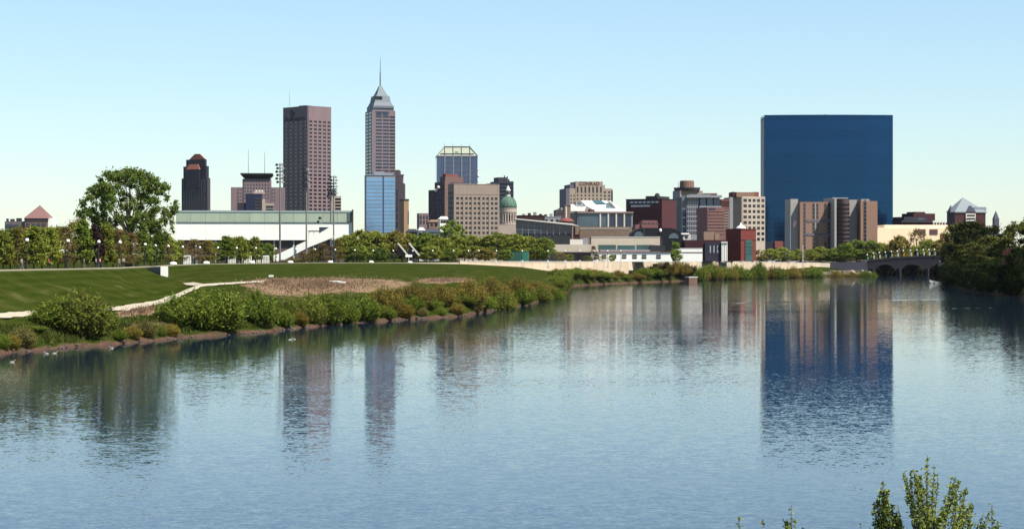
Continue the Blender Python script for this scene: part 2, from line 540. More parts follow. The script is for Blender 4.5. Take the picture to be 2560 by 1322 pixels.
class Bld:
    """a building whose near corner stands at photo column pE; front wall turned th degrees to the right"""
    def __init__(s, name, label, pL, pE, pR, Y, th=0.0, cat='building', base=GROUND_B, depth=None, group=None):
        s.Y, s.th, s.base = Y, radians(th), base
        s.Ex, s.Ey = WX(pE, Y), Y
        s.root = empty(name, (s.Ex, Y, base), s.th, label, cat, group)
        s.w = s.X(pR)
        s.d = depth if depth else (s.YL(pL) if th and pL != pE else s.w * 0.8)
    def X(s, px):
        t = (px - 1280.0) / K
        return (t * s.Ey - s.Ex) / (cos(s.th) - t * sin(s.th))
    def YL(s, px):
        t = (px - 1280.0) / K
        return (t * s.Ey - s.Ex) / (-sin(s.th) - t * cos(s.th))
    def Z(s, py):
        return WZ(py, s.Ey) - s.base
    def box(s, name, m, x0, x1, y0, y1, z0, z1, parent=None):
        return MB().box(x0, x1, y0, y1, z0, z1).build(name, m, parent or s.root)
    def fr(s, name, m, *a):
        return MB().frus(*a).build(name, m, s.root)
    def grid(s, face, a0, a1, z0, z1, na, nz, fa, fz, wall, glass, proud=0.5, plane=0.0, topz=None, botz=None, skip=None, wname='window', fname='facade', name2=None):
        """facade lattice standing proud of the core with recessed windows; a runs along the wall"""
        ca, cz = (a1 - a0) / na, (z1 - z0) / nz
        ww, wh = ca * fa, cz * fz
        topz = z1 if topz is None else topz
        botz = z0 if botz is None else botz
        b = MB()
        def add(p0, p1, q0, q1, t):
            if p1 - p0 < 0.01 or q1 - q0 < 0.01: return
            if face == 'front': b.box(p0, p1, plane - t, plane, q0, q1)
            else: b.box(plane - t, plane, p0, p1, q0, q1)
        # piers
        for i in range(na + 1):
            c = a0 + i * ca
            h = (ca - ww) / 2
            add(max(a0, c - h), min(a1, c + h), botz, topz, proud)
        # spandrels a little behind the piers
        for k in range(nz + 1):
            c = z0 + k * cz
            h = (cz - wh) / 2
            lo = botz if k == 0 else c - h
            hi = topz if k == nz else c + h
            add(a0 + 0.01, a1 - 0.01, lo + 0.004, hi - 0.004, proud - 0.04)
        b.build(fname, wall, s.root)
        wme = winmesh(ww + 0.05, wh + 0.05, face)
        for i in range(na):
            for k in range(nz):
                if skip and skip(i, k): continue
                c, z = a0 + (i + 0.5) * ca, z0 + (k + 0.5) * cz
                loc = (c, plane - 0.05, z) if face == 'front' else (plane - 0.05, c, z)
                put(wname, wme, glass, s.root, loc)
    def text(s, body, m, x, y, z, size, left=False, ext=0.15):
        c = bpy.data.curves.new('lettering', 'FONT')
        c.body = body; c.size = size; c.extrude = ext; c.align_x = 'CENTER'; c.align_y = 'CENTER'
        tmp = bpy.data.objects.new('lettering_curve', c)
        COL.objects.link(tmp)
        dg = bpy.context.evaluated_depsgraph_get()
        me = bpy.data.meshes.new_from_object(tmp.evaluated_get(dg))
        bpy.data.objects.remove(tmp)
        me.materials.clear()
        o = put('lettering', me, m, s.root)
        o.location = (x, y, z)
        o.rotation_euler = (pi / 2, 0, -pi / 2 if left else 0)
        return o

def whole(b, m, top, name='wall', x0=0.0, inset=0.0):
    return b.box(name, m, x0 + inset, b.w - inset, inset, b.d, 0, b.Z(top))

# --- far left: brick block with a pyramid roof
b = Bld('pyramid_roof_building', 'pinkish brick building with a pyramid roof at the far left behind trees', 62, 62, 119, 1400, 0, depth=16)
b.box('wall', BRICK, 0, b.w, 0, 16, 0, b.Z(553))
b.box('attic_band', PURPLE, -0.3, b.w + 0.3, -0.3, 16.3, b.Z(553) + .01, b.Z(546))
MB().add([(-0.8, -0.8, b.Z(546) + .01), (b.w + 0.8, -0.8, b.Z(546) + .01), (b.w + 0.8, 16.8, b.Z(546) + .01), (-0.8, 16.8, b.Z(546) + .01), (b.X(93), 8, b.Z(512))],
         [(0, 1, 4), (1, 2, 4), (2, 3, 4), (3, 0, 4), (3, 2, 1, 0)]).build('roof', mat('clay_roof', (0.33, 0.17, 0.15), var=0.1), b.root)
b.box('side_wing', mat('grey_brick', (0.26, 0.20, 0.21), var=0.15), b.X(10), -0.05, 2, 14, 0, b.Z(553))
b.box('side_wing', WHITE, b.w + 0.05, b.X(130), 1, 12, 0, b.Z(545))
for q, (pa, pb, t) in enumerate(((37, 48, 545), (22, 30, 547), (12, 15, 546))):
    b.box('roof_unit', DKSTEEL, b.X(pa), b.X(pb), 4, 8, b.Z(553), b.Z(t))
gw = winmesh(2.6, 2.2, 'front')
for i in range(5):
    put('window', gw, WINBLUE, b.root, (b.X(16 + i * 9), 1.95, b.Z(565)))
for i in range(4):
    put('window', gw, WINBLUE, b.root, (b.X(70 + i * 13), -0.06, b.Z(562)))

# --- dark granite tower with copper roofs
b = Bld('dark_tower', 'dark granite stepped tower with orange copper roofs right of the big tree', 454, 517, 526, 1950, 62)
w, d = b.w, b.d
b.box('wall', DARK, 0, w, 0, d, 0, b.Z(445))
b.box('upper_tier', DARK, 0.8, w - 0.5, 1.5, d - 1.6, b.Z(445) + .01, b.Z(415))
b.box('upper_tier', DARK, 1.6, w - 1.5, 3.5, d - 4.5, b.Z(415) + .01, b.Z(398))
b.fr('roof', COPPER, 2, w - 2, 4, d - 8, b.Z(398) + .01, w * 0.35, w * 0.65, 11, d - 15, b.Z(384))
b.fr('dormer_roof', COPPER, -1.4, 1.2, d * 0.26, d * 0.80, b.Z(423), 0.2, 1.2, d * 0.36, d * 0.70, b.Z(410))
b.box('dormer', DARK, -1.3, 0.0, d * 0.26, d * 0.80, b.Z(470), b.Z(423) - .01)
b.grid('left', 1.5, d - 1.5, b.Z(528), b.Z(447), 9, 16, 0.62, 0.55, mat('shaded_granite', (0.075, 0.068, 0.095), 0.7, var=0.12), WINGLASS, 0.35, botz=0)  # shaded left face, its shade put into a darker granite colour
b.grid('front', 0.8, w - 0.8, b.Z(528), b.Z(447), 3, 16, 0.5, 0.5, mat('lit_granite', (0.15, 0.12, 0.15), 0.7, var=0.12), WINGLASS, 0.35, botz=0)  # sunlit narrow face, granite coloured lighter for the light on it
for f in (0.2, 0.35, 0.72, 0.85):
    MB().box(-0.9, -0.35, d * f, d * f + 1.1, b.Z(480), b.Z(448)).build('fin', mat('shaded_granite', (0.1, 0.1, 0.1)), b.root)

# --- pink stone block with a dark overhanging cap
b = Bld('stone_block_building', 'pinkish stone building with dark overhanging flat cap and two masts', 577, 577, 711, 1650, 6)
w = b.w
b.box('wall', PINKSTONE, 0, w, 0.5, 40, 0, b.Z(468))
x0, x1 = b.X(606), b.X(677)
b.box('tower', PINKSTONE, x0, x1, 0.2, 30, b.Z(468) + .01, b.Z(447))
b.fr('roof_cap', DKSTEEL, x0 + 2, x1 - 2, 2, 28, b.Z(447) + .01, b.X(601), b.X(682), -3, 33, b.Z(436))
b.box('roof_cap', DKSTEEL, b.X(601), b.X(682), -3, 33, b.Z(436) + .01, b.Z(433))
b.grid('front', x0 + 1, x1 - 1, b.Z(500), b.Z(450), 9, 6, 0.5, 0.5, PINKSTONE, WINBLUE, 0.4, plane=0.15, botz=b.Z(525))
b.grid('front', b.X(594), b.X(605), b.Z(505), b.Z(470), 2, 4, 0.5, 0.5, PINKSTONE, WINBLUE, 0.3, plane=0.45, botz=0)
b.grid('front', b.X(678), b.X(689), b.Z(505), b.Z(470), 2, 4, 0.5, 0.5, PINKSTONE, WINBLUE, 0.3, plane=0.45, botz=0)
for px, py in ((620, 372), (661, 377)):
    MB().tube((b.X(px), 10, b.Z(436)), (b.X(px), 10, b.Z(py)), 0.28, 0.12, 5).build('mast', GREYMETAL, b.root)

b = Bld('low_office_building', 'dark blue and beige low office in front of the capped stone building', 593, 593, 685, 1250, 8, depth=20)
b.box('wall', DARK, 0, b.X(614), 1, 18, 0, b.Z(507))
b.box('glass_block', mat('dark_blue_panel', (0.03, 0.035, 0.085), 0.4, var=0.12), b.X(614) + .02, b.X(655), 0, 18, 0, b.Z(484))
b.box('roof_house', LIME, b.X(634), b.X(662), 3, 15, b.Z(484) + .01, b.Z(478))
b.box('beige_wing', LIME, b.X(655) + .02, b.X(663), 0.5, 16, 0, b.Z(497))
b.box('beige_wing', LIME, b.X(663) + .02, b.X(685), 1.5, 16, 0, b.Z(508))
for k in range(3):
    z = b.Z(516 + k * 8)
    b.box('window', WINGLASS, b.X(665), b.X(684), 1.35, 1.6, z - 0.8, z + 0.6)
for k in range(4):
    z = b.Z(496 + k * 8)
    b.box('window', WINGLASS, b.X(636), b.X(653), -0.15, 0.1, z - 0.8, z + 0.6)
for q in (640, 648, 655):
    MB().tube((b.X(q), 8, b.Z(478)), (b.X(q), 8, b.Z(474)), 0.8, n=8).build('roof_unit', OFFWHITE, b.root)

# --- tall limestone slab seen on its corner
b = Bld('limestone_tower', 'tall pinkish limestone office tower seen corner-on, gridded with square windows', 709, 770, 827, 2070, 44)
w, d = b.w, b.d
b.box('core', PINKSTONE, 0.06, w, 0.06, d, 0, b.Z(266.5))
zt, zb = b.Z(299), b.Z(528)
b.grid('front', 0, w, zb, zt, 5, 24, 0.62, 0.52, PINKSTONE, WINGLASS, 0.7, topz=b.Z(265.5), botz=0)
b.grid('left', 0, d, zb, zt, 5, 24, 0.66, 0.52, PINKSTONE, WINGLASS, 0.7, topz=b.Z(265.5), botz=0)
MB().box(-0.72, w + 0.1, -0.72, d + 0.1, b.Z(265.5) + .01, b.Z(264.6)).build('parapet', PINKSTONE, b.root)
MAROON = mat('maroon_sign', (0.035, 0.008, 0.02), 0.6)
NAVY = mat('navy_sign', (0.008, 0.01, 0.03), 0.6)
cy = d * 0.64
zz = b.Z(282)
r = 6.2
em = MB()
pts = [(-0.55, 0.55), (-0.05, 0.95), (1.25, 0.05), (0.2, -0.62), (0.05, -1.2), (-0.25, -1.25), (-0.2, -0.6)]
v = [(-0.85, cy - p * r * 0.9, zz + q * r * 0.75) for p, q in pts] + [(-1.1, cy - p * r * 0.9, zz + q * r * 0.75) for p, q in pts]
em.add(v, [tuple(range(7)), tuple(range(13, 6, -1))] + [(i, i + 7, (i + 1) % 7 + 7, (i + 1) % 7) for i in range(7)])
em.build('emblem', MAROON, b.root)
b.text('OneAmerica', NAVY, -0.9, d * 0.54, b.Z(295), 7.2, left=True)
MB().tube((b.X(752), 20, b.Z(265)), (b.X(752), 20, b.Z(226)), 0.22, 0.1, 5).build('mast', GREYMETAL, b.root)
b.box('roof_unit', GREYMETAL, 6, 14, 12, 24, b.Z(264.6), b.Z(261))

b = Bld('stepped_office', 'beige stepped office with dark window bands, right of the limestone tower', 826, 829, 853, 1900, 12, depth=18)
b.box('wall', LIME, 0, b.w, 0, 18, 0, b.Z(490))
b.box('roof_house', DARK, b.X(832), b.X(842), 3, 12, b.Z(490) + .01, b.Z(471))
for k in range(5):
    z = b.Z(496 + 8 * k)
    b.box('window', WINGLASS, b.X(838), b.w - 0.4, -0.2, 0.2, z - 1.6, z + 0.2)

# --- the tallest tower with a spire
SHAFT = mat('rose_granite', (0.33, 0.25, 0.27), 0.7, var=0.10)
SPIREM = mat('spire_grey', (0.34, 0.40, 0.42), 0.8, var=0.08, spec=0.1)
b = Bld('spire_tower', 'tallest skyscraper with pale pyramid crown and needle spire', 914, 931, 988, 2300, 19)
w, d = b.w, b.d
b.box('core', SHAFT, 0.05, w, 0.05, d, 0, b.Z(276))
b.box('corner_pier', SHAFT, -0.9, 2.2, -0.9, 2.2, 0, b.Z(277))
zt, zb = b.Z(288), b.Z(440)
xa, xb, xc = b.X(938), b.X(973), w
b.grid('front', xa, xb, zb, zt, 2, 18, 0.86, 0.55, SHAFT, WINBLUE, 0.7, botz=0, topz=b.Z(289))
b.grid('front', xb + 0.02, xc, zb, zt, 1, 18, 0.9, 0.6, SHAFT, WINGLASS, 0.4, botz=0, topz=b.Z(277))
b.grid('left', 2.3, d, zb, zt + 5, 2, 19, 0.9, 0.62, mat('shaded_spandrel', (0.10, 0.12, 0.17), 0.5), WINBLUE, 0.4, botz=0, topz=b.Z(277))  # shade of the left face put into darker spandrels
b.box('facade', SHAFT, 2.2, xa - 0.02, -0.7, 0, 0, b.Z(277))
b.box('facade', SHAFT, xa, xb, -0.66, 0, b.Z(279), b.Z(277))
for i in range(2):
    cx = xa + (xb - xa) * (0.27 + 0.46 * i)
    b.box('window', WINBLUE, cx - 3.2, cx + 3.2, -0.3, 0.1, b.Z(288), b.Z(279.5))
t1, t2, t3, t4 = b.Z(276), b.Z(264), b.Z(254), b.Z(238)
e = 1.3
GREYBLUE = mat('grey_blue_stone', (0.24, 0.27, 0.32), 0.6, var=0.1)
b.box('upper_tier', GREYBLUE, e, w - e, e, d - e, t1 + .01, t2)
b.box('window', WINGLASS, e + 0.5, w - e - 0.5, e - 0.15, e + 0.3, t2 - 4.5, t2 - 2.5)
b.fr('upper_tier', GREYBLUE, e + 0.6, w - e - 0.6, e + 0.6, d - e - 0.6, t2 + .01, 4, w - 4, 4, d - 4, t3)
crn = b.fr('crown', SPIREM, 4.3, w - 4.3, 4.3, d - 4.3, t3 + .01, 5.6, w - 5.6, 5.6, d - 5.6, t4)
cx, cyy = w / 2, d / 2
pyr = b.fr('pyramid', SPIREM, 7.4, w - 7.4, 7.4, d - 7.4, t4 + .01, cx - 1.3, cx + 1.3, cyy - 1.3, cyy + 1.3, b.Z(211))
b.box('window', BLACKMETAL, b.X(940), b.X(958), 4.2, 5.6, b.Z(247), b.Z(240), crn)
MB().tube((cx, cyy, b.Z(211)), (cx, cyy, b.Z(178)), 1.0, 0.8, 8).build('spire', SPIREM, pyr)
MB().tube((cx, cyy, b.Z(178)), (cx, cyy, b.Z(139)), 0.55, 0.18, 8).build('spire', SPIREM, pyr)

# --- sky blue glass office in front of it
b = Bld('blue_glass_office', 'sky-blue banded glass office block in front of the spire tower', 916, 916, 988, 1750, 9)
w = b.w
b.box('core', LGREY, 0.2, w - 0.2, 0.3, 24, 0, b.Z(440))
xm0, xm1 = b.X(956), b.X(960)
SPAN = mat('pale_blue_spandrel', (0.36, 0.47, 0.60), 0.35, metal=0.2, var=0.08)
for k in range(15):
    z = b.Z(446 + k * 9.2)
    for a0, a1 in ((0, xm0), (xm1, w)):
        b.box('glass_band', BLUEGLASS, a0, a1, 0.05, 0.3, z - 2.4, z + 0.35)
        b.box('spandrel', SPAN, a0 - 0.1, a1 + 0.1, -0.1, 0.28, z - 3.34, z - 2.42)
b.box('seam', mat('deep_blue_seam', (0.08, 0.15, 0.26), 0.3), xm0 + .02, xm1 - .02, 0.2, 0.5, 0, b.Z(440))
b.box('parapet', SPAN, -0.1, w + 0.1, -0.1, 24, b.Z(440) + .35, b.Z(437))
b.box('roof_house', LGREY, b.X(935), b.X(962), 3, 14, b.Z(437) + .01, b.Z(428))
b.box('roof_house', LGREY, b.X(962) + .02, b.X(985), 5, 14, b.Z(437) + .01, b.Z(433))
b.box('facade', SPAN, -0.1, w + 0.1, -0.1, 0.28, 0, b.Z(446 + 14 * 9.2) - 3.4)

b = Bld('mauve_stepped_tower', 'shade-toned mauve stepped tower peeking out right of the blue glass office', 986, 988, 1010, 2050, 0, depth=30)
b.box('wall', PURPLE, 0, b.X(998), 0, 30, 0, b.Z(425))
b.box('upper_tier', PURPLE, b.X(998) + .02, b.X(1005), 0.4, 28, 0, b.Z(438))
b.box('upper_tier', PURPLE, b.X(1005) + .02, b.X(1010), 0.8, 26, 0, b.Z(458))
b.box('setback_cap', DARK, b.X(1001), b.X(1008), 3, 20, b.Z(438), b.Z(436))
for k in range(5):
    z = b.Z(478 + k * 20)
    b.box('window', WINGLASS, b.X(990), b.X(995.5), -0.2, 0.1, z - 4.5, z + 2)
b = Bld('tan_slab_tower', 'narrow sunlit tan tower with a dark cap beside the mauve tower', 1009, 1010, 1022, 1900, 22, depth=14)
b.box('wall', mat('golden_brick', (0.55, 0.33, 0.18), var=0.08), 0, b.w, 0, 14, 0, b.Z(502))
b.box('cap', DARK, -0.2, b.w + 0.2, -0.2, 14.2, b.Z(502) + .01, b.Z(497.5))
b.box('side_strip', DARK, b.X(1019.5), b.w + 0.05, -0.15, 0.1, b.Z(560), b.Z(528))

b = Bld('small_brick_office', 'small pinkish office with dark tall windows left of the brown stepped tower', 1046, 1047, 1072, 1500, 10, depth=12)
b.box('wall', PINKSTONE, 0, b.w, 0, 12, 0, b.Z(533))
b.grid('front', 0.3, b.w - 0.3, b.Z(562), b.Z(538), 3, 2, 0.6, 0.75, PINKSTONE, WINGLASS, 0.3, botz=0)

# --- glass crown tower
b = Bld('glass_crown_tower', 'blue-grey office tower topped by a trapezoid glass crown tinted like the sky', 1090, 1092, 1194, 2100, 4, depth=40)
w = b.w
TOWERGL = mat('slate_blue_glass', (0.07, 0.10, 0.17), 0.12, metal=0.45, var=0.2, scale=0.1)
MULL = mat('pale_mullion', (0.45, 0.42, 0.45), 0.6)
b.box('core', TOWERGL, 0, w, 0, 40, 0, b.Z(391))
b.grid('front', b.X(1105), b.X(1184), b.Z(462), b.Z(394), 4, 6, 0.86, 0.80, mat('slate_spandrel', (0.16, 0.18, 0.25), 0.5), TOWERGL, 0.4, botz=0)
for px in (1112, 1133, 1154, 1175):
    x = b.X(px)
    b.box('mullion', MULL, x - 0.5, x + 0.5, -0.9, -0.42, b.Z(470), b.Z(391))
    MB().tube((x, 8, b.Z(366)), (x, 8, b.Z(357)), 0.35, 0.1, 5).build('finial', MULL, b.root)
b.box('cornice', MULL, -0.4, w + 0.4, -0.5, 40.4, b.Z(391) + .01, b.Z(389))
xa, xb = b.X(1112), b.X(1175)
CROWN = mat('sky_toned_crown', (0.62, 0.66, 0.50), 0.25, var=0.08)  # opaque; the sky showing through is put into the colour
zc0, zc1 = b.Z(389) + .02, b.Z(366)
cg = b.fr('crown_glass', CROWN, 0.6, w - 0.6, 0.4, 39.4, zc0, xa, xb, 9, 31, zc1)
fm = MB()
for t0, t1 in (((0.3, 0.1), (xa, 8.6)), ((w - 0.3, 0.1), (xb, 8.6)), ((xa, 0.1), (xa, 8.6)), ((b.X(1133), 0.1), (b.X(1133), 8.6)), ((b.X(1154), 0.1), (b.X(1154), 8.6)), ((xb, 0.1), (xb, 8.6))):
    fm.tube((t0[0], t0[1], zc0), (t1[0], t1[1], zc1), 0.5, n=4)
fm.tube((xa - .4, 8.4, zc1), (xb + .4, 8.4, zc1), 0.6, n=4)
fm.tube((4, 1.2, zc0 + 2), (w - 4, 1.2, zc0 + 2), 0.5, n=4)
fm.build('crown_frame', DKSTEEL, cg)
b.box('crown_unit', VDARK, b.X(1138), b.X(1146), 3.0, 5.5, zc0, b.Z(379))
for px, py in ((1194, 424), (1196, 440), (1194, 452)):
    MB().ball((b.X(px), 2, b.Z(py)), 1.4).build('dish', OFFWHITE, b.root)

# --- brown stepped tower before it
b = Bld('brown_stepped_tower', 'brown and mauve stepped tower with red-topped cap below the glass crown', 1071, 1112, 1166, 1750, 42)
w, d = b.w, b.d
BRN = mat('brown_granite', (0.26, 0.155, 0.135), 0.8, var=0.12)
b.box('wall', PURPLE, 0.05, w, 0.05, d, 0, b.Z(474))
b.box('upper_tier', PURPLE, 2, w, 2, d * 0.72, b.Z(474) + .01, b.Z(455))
b.box('upper_tier', BRN, 3, w - 1, 3, d * 0.45, b.Z(455) + .01, b.Z(441))
b.box('roof_house', ROOFRED, w * 0.2, w * 0.75, 5, d * 0.4, b.Z(441) + .01, b.Z(434))
b.box('front_pier', BRN, -0.5, b.X(1123), -0.6, 2, 0, b.Z(452))
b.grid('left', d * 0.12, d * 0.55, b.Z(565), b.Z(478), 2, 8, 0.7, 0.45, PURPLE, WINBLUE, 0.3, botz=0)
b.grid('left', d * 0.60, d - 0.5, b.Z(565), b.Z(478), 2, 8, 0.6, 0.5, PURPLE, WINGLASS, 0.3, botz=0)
for px, py in ((1098, 468), (1092, 476)):
    MB().ball((-1.0, b.YL(px), b.Z(py)), 1.5).build('dish', OFFWHITE, b.root)

# --- beige government block
b = Bld('beige_office_block', 'beige stone office block with paired square windows left of the green dome', 1122, 1136, 1247, 1250, 17)
w, d = b.w, b.d
b.box('core', BEIGE, 0.06, w, 0.06, d, 0, b.Z(461.5))
b.grid('front', b.X(1138), b.X(1245), b.Z(588), b.Z(490), 10, 8, 0.66, 0.52, BEIGE, WINGLASS, 0.5, botz=0, topz=b.Z(461), skip=None)
b.box('facade', BEIGE, -0.5, b.X(1138) - 0.01, -0.5, 0, 0, b.Z(461))
b.box('facade', BEIGE, b.X(1245) + 0.01, w + 0.3, -0.5, 0, 0, b.Z(461))
b.grid('left', 0, d, b.Z(588), b.Z(476), 4, 9, 0.55, 0.55, BEIGE, WINBLUE, 0.5, botz=0, topz=b.Z(461))
for i in range(1, 5):
    x = b.X(1138) + (b.X(1245) - b.X(1138)) * i / 5
    b.box('pier', BEIGE, x - 0.75, x + 0.75, -0.75, -0.52, 0, b.Z(489))
b.box('parapet', BEIGE, -0.6, w + 0.4, -0.6, d, b.Z(461) + .01, b.Z(459.5))
b.box('cornice', mat('tan_cornice', (0.48, 0.36, 0.27)), b.X(1138), w, -0.62, -0.52, b.Z(486), b.Z(484.5))

b = Bld('navy_slab_tower', 'dark navy slab tower with roof plant behind the green dome', 1231, 1247, 1284, 1950, 20, depth=26)
b.box('wall', mat('navy_panel', (0.045, 0.05, 0.085), 0.5, var=0.1), 0, b.w, 0, 26, 0, b.Z(453))
b.box('left_wing', mat('navy_panel', (0, 0, 0)), b.X(1233), -0.05, 3, 24, 0, b.Z(458))
b.box('roof_house', DARK, b.X(1249), b.X(1272), 4, 18, b.Z(453) + .01, b.Z(443))
for px, py in ((1266, 438), (1273, 440), (1277, 447)):
    MB().tube((b.X(px), 6, b.Z(453)), (b.X(px), 6, b.Z(py)), 0.9, 0.6, 5).build('roof_unit', DARK, b.root)
b.grid('front', 1, b.w - 1, b.Z(585), b.Z(456), 5, 14, 0.85, 0.5, mat('navy_panel', (0, 0, 0)), WINGLASS, 0.3, botz=0)

# --- domed statehouse
D = 1600
b = Bld('domed_statehouse', 'limestone statehouse with green ribbed dome and white lantern', 1248, 1248, 1294, D, 0, depth=60)
cx = b.X(1270)
s_ = D / K
def ring(prof, name, m, n=28, smooth=False):
    return MB().lathe([(r_ * s_, b.Z(y)) for r_, y in prof], n, cx, 12).build(name, m, b.root, smooth=smooth)
ring([(23, 590), (23, 561), (24.5, 561), (24.5, 558), (21.5, 558), (21.5, 556)], 'drum', LIME)
ring([(19.5, 556), (19.5, 531)], 'drum', OFFWHITE)
ring([(22.5, 531), (23, 527), (22, 527), (21.5, 522), (22.3, 522), (22.3, 519.5)], 'cornice', LIME)
dome = ring([(21.3, 519.5), (21.5, 514), (20.3, 507), (17.5, 500), (13.5, 495), (8, 491), (6, 490)], 'dome', VDARK, 32, True)
dm = MB()
for k in range(16):
    a = 2 * pi * k / 16
    pr = [(21.6, 519), (21.8, 514), (20.6, 507), (17.8, 500), (13.8, 495), (8.2, 491)]
    for (r0, y0), (r1, y1) in zip(pr, pr[1:]):
        dm.tube((cx + r0 * s_ * cos(a), 12 + r0 * s_ * sin(a), b.Z(y0)), (cx + r1 * s_ * cos(a), 12 + r1 * s_ * sin(a), b.Z(y1)), 0.22, n=4)
dm.build('dome_ribs', mat('dark_green_rib', (0.09, 0.19, 0.13)), dome)
lant = ring([(6.5, 490), (6.5, 487), (5.2, 487), (5.2, 476), (6.3, 476), (6.3, 473.5), (5, 472), (3.6, 467), (1.5, 464.5), (0.4, 462)], 'lantern', OFFWHITE, 16)
for k in range(8):
    a = 2 * pi * k / 8 + 0.2
    MB().box(-0.55, 0.55, -0.15, 0.15, b.Z(485), b.Z(478)).build('window', WINGLASS, lant, (cx + 5.2 * s_ * cos(a), 12 + 5.2 * s_ * sin(a), 0), rot=(0, 0, a + pi / 2))
cm = MB().lathe([(0.62, b.Z(556)), (0.5, b.Z(531))], 8).mesh('column')
wmh = MB().box(-0.9, 0.9, -0.2, 0.2, b.Z(552), b.Z(537)).mesh('drum_window')
for k in range(20):
    a = 2 * pi * k / 20
    put('column', cm, LIME, b.root, (cx + 21 * s_ * cos(a), 12 + 21 * s_ * sin(a), 0))
    a += pi / 20
    put('window', wmh, WINGLASS, b.root, (cx + 19.4 * s_ * cos(a), 12 + 19.4 * s_ * sin(a), 0), rot=(0, 0, a + pi / 2))
b.box('base_block', LIME, b.X(1240), b.X(1302), -2, 50, 0, b.Z(562))

# --- low rooftops between the left trees and the beige block
for k, (pa, pb, top, Y, m, lb) in enumerate((
    (1020, 1046, 572, 1000, DKSTEEL, 'low dark-roofed shed left of the small pinkish office'),
    (1048, 1062, 568, 950, OFFWHITE, 'low white hut roof above trees below the small pinkish office'),
    (1064, 1100, 572, 930, mat('slate_roof', (0.07, 0.08, 0.11)), 'low slate-roofed hall above the trees left of the dark crown tree'),
    (1072, 1108, 549, 1300, BRICK, 'low brown brick block at foot of the brown stepped tower'),
    (1100, 1122, 541, 1280, WHITE, 'small bright white block left of the beige office'))):
    b = Bld('low_building', lb, pa, pa, pb, Y, 8, depth=12)
    b.box('wall', m if k != 2 else LGREY, 0, b.w, 0, 12, 0, b.Z(top) - 1.6)
    b.fr('roof', m, -0.4, b.w + 0.4, -0.4, 12.4, b.Z(top) - 1.59, b.w * 0.2, b.w * 0.8, 4, 8, b.Z(top))
    for i in range(3):
        x = b.w * (0.2 + 0.3 * i)
        b.box('window', WINGLASS, x - 0.8, x + 0.8, -0.1, 0.1, b.Z(top) - 4.4, b.Z(top) - 2.6)

# --- natatorium: long white hall with weathered copper fascia
b = Bld('white_hall', 'long white windowless hall with grey-green copper fascia behind the lamps', 440, 440, 880, 800, 5, depth=60)
w = b.w
b.box('base_wall', mat('brown_concrete', (0.20, 0.14, 0.11), var=0.2), 0.5, w - 1, 1.5, 59, 0, b.Z(600))
N = 12
for i in range(N):
    a0, a1 = w * i / N, w * (i + 1) / N
    b.box('wall_panel', WHITE, a0 + 0.02, a1 - 0.02, 0.0, 1.0, b.Z(600) + .01, b.Z(556))
    b.box('fascia_panel', VERDI, a0 + 0.04, a1 - 0.04, -0.3, 1.0, b.Z(555), b.Z(531))
b.box('core', WHITE, 0.2, w - 0.2, 1.05, 58, b.Z(600) + .02, b.Z(532))
b.box('fascia_trim', mat('dark_copper_trim', (0.14, 0.20, 0.19), 0.7), -0.1, w + 0.1, -0.35, 1.0, b.Z(556) + .02, b.Z(555) - .02)
b.box('roof_edge', mat('grey_copper_edge', (0.34, 0.40, 0.40), 0.7, tone=0.7), -0.3, w + 0.3, -0.45, 59, b.Z(531) + .02, b.Z(526))
b.box('end_frame', DKSTEEL, w + 0.02, w + 0.6, -1.2, 1.2, 0, b.Z(523))
b.box('corner_return', mat('dark_copper_trim', (0, 0, 0)), b.X(868), w, -0.5, -0.32, b.Z(554), b.Z(530))
for i in range(1, 9):
    b.box('base_pier', OFFWHITE, w * i / 9 - 0.3, w * i / 9 + 0.3, 0.9, 1.48, 0, b.Z(600) - .02)

# --- museum with a falling glass wedge
b = Bld('glass_wedge_museum', 'low museum wing of dark glass panes under a thin white falling roof', 1288, 1288, 1432, 900, 0, depth=24)
ytop = lambda px: 547 + (px - 1289) * 15.0 / 154
nC = 9
b.root['label'] = 'low museum wing of dark glass panes under a thin white falling roof'
body = MB().prism([(b.X(1290), 0), (b.X(1430), 0), (b.X(1430), b.Z(ytop(1430)) - .5), (b.X(1290), b.Z(ytop(1290)) - .5)], 0.3, 23)
body.build('core', DKSTEEL, b.root)
for i in range(nC):
    p0, p1 = 1290 + 140 * i / nC, 1290 + 140 * (i + 1) / nC
    for k in range(3):
        f0, f1 = k / 3, (k + 1) / 3
        zt0, zt1 = b.Z(ytop(p0)) - .6, b.Z(ytop(p1)) - .6
        zb_ = b.Z(585)
        q = [(b.X(p0) + .12, zb_ + (zt0 - zb_) * f0 + .1), (b.X(p1) - .12, zb_ + (zt1 - zb_) * f0 + .1), (b.X(p1) - .12, zb_ + (zt1 - zb_) * f1 - .1), (b.X(p0) + .12, zb_ + (zt0 - zb_) * f1 - .1)]
        MB().prism(q, 0.1, 0.29).build('pane', WINBLUE, b.root)
mm = MB()
for i in range(nC + 1):
    px = 1290 + 140 * i / nC
    mm.box(b.X(px) - .1, b.X(px) + .1, -0.1, 0.25, b.Z(588), b.Z(ytop(px)) - .5)
for k in range(1, 3):
    f = k / 3
    z0, z1 = b.Z(585) + (b.Z(ytop(1290)) - .6 - b.Z(585)) * f, b.Z(585) + (b.Z(ytop(1430)) - .6 - b.Z(585)) * f
    mm.tube((b.X(1290), 0, z0), (b.X(1430), 0, z1), 0.11, n=4)
mm.build('mullions', LGREY, b.root)
MB().prism([(b.X(1287), b.Z(548.5)), (b.X(1430), b.Z(563)), (b.X(1447), b.Z(566)), (b.X(1447), b.Z(565)), (b.X(1430), b.Z(559)), (b.X(1287), b.Z(545.8))], -1.5, 24).build('roof', OFFWHITE, b.root)

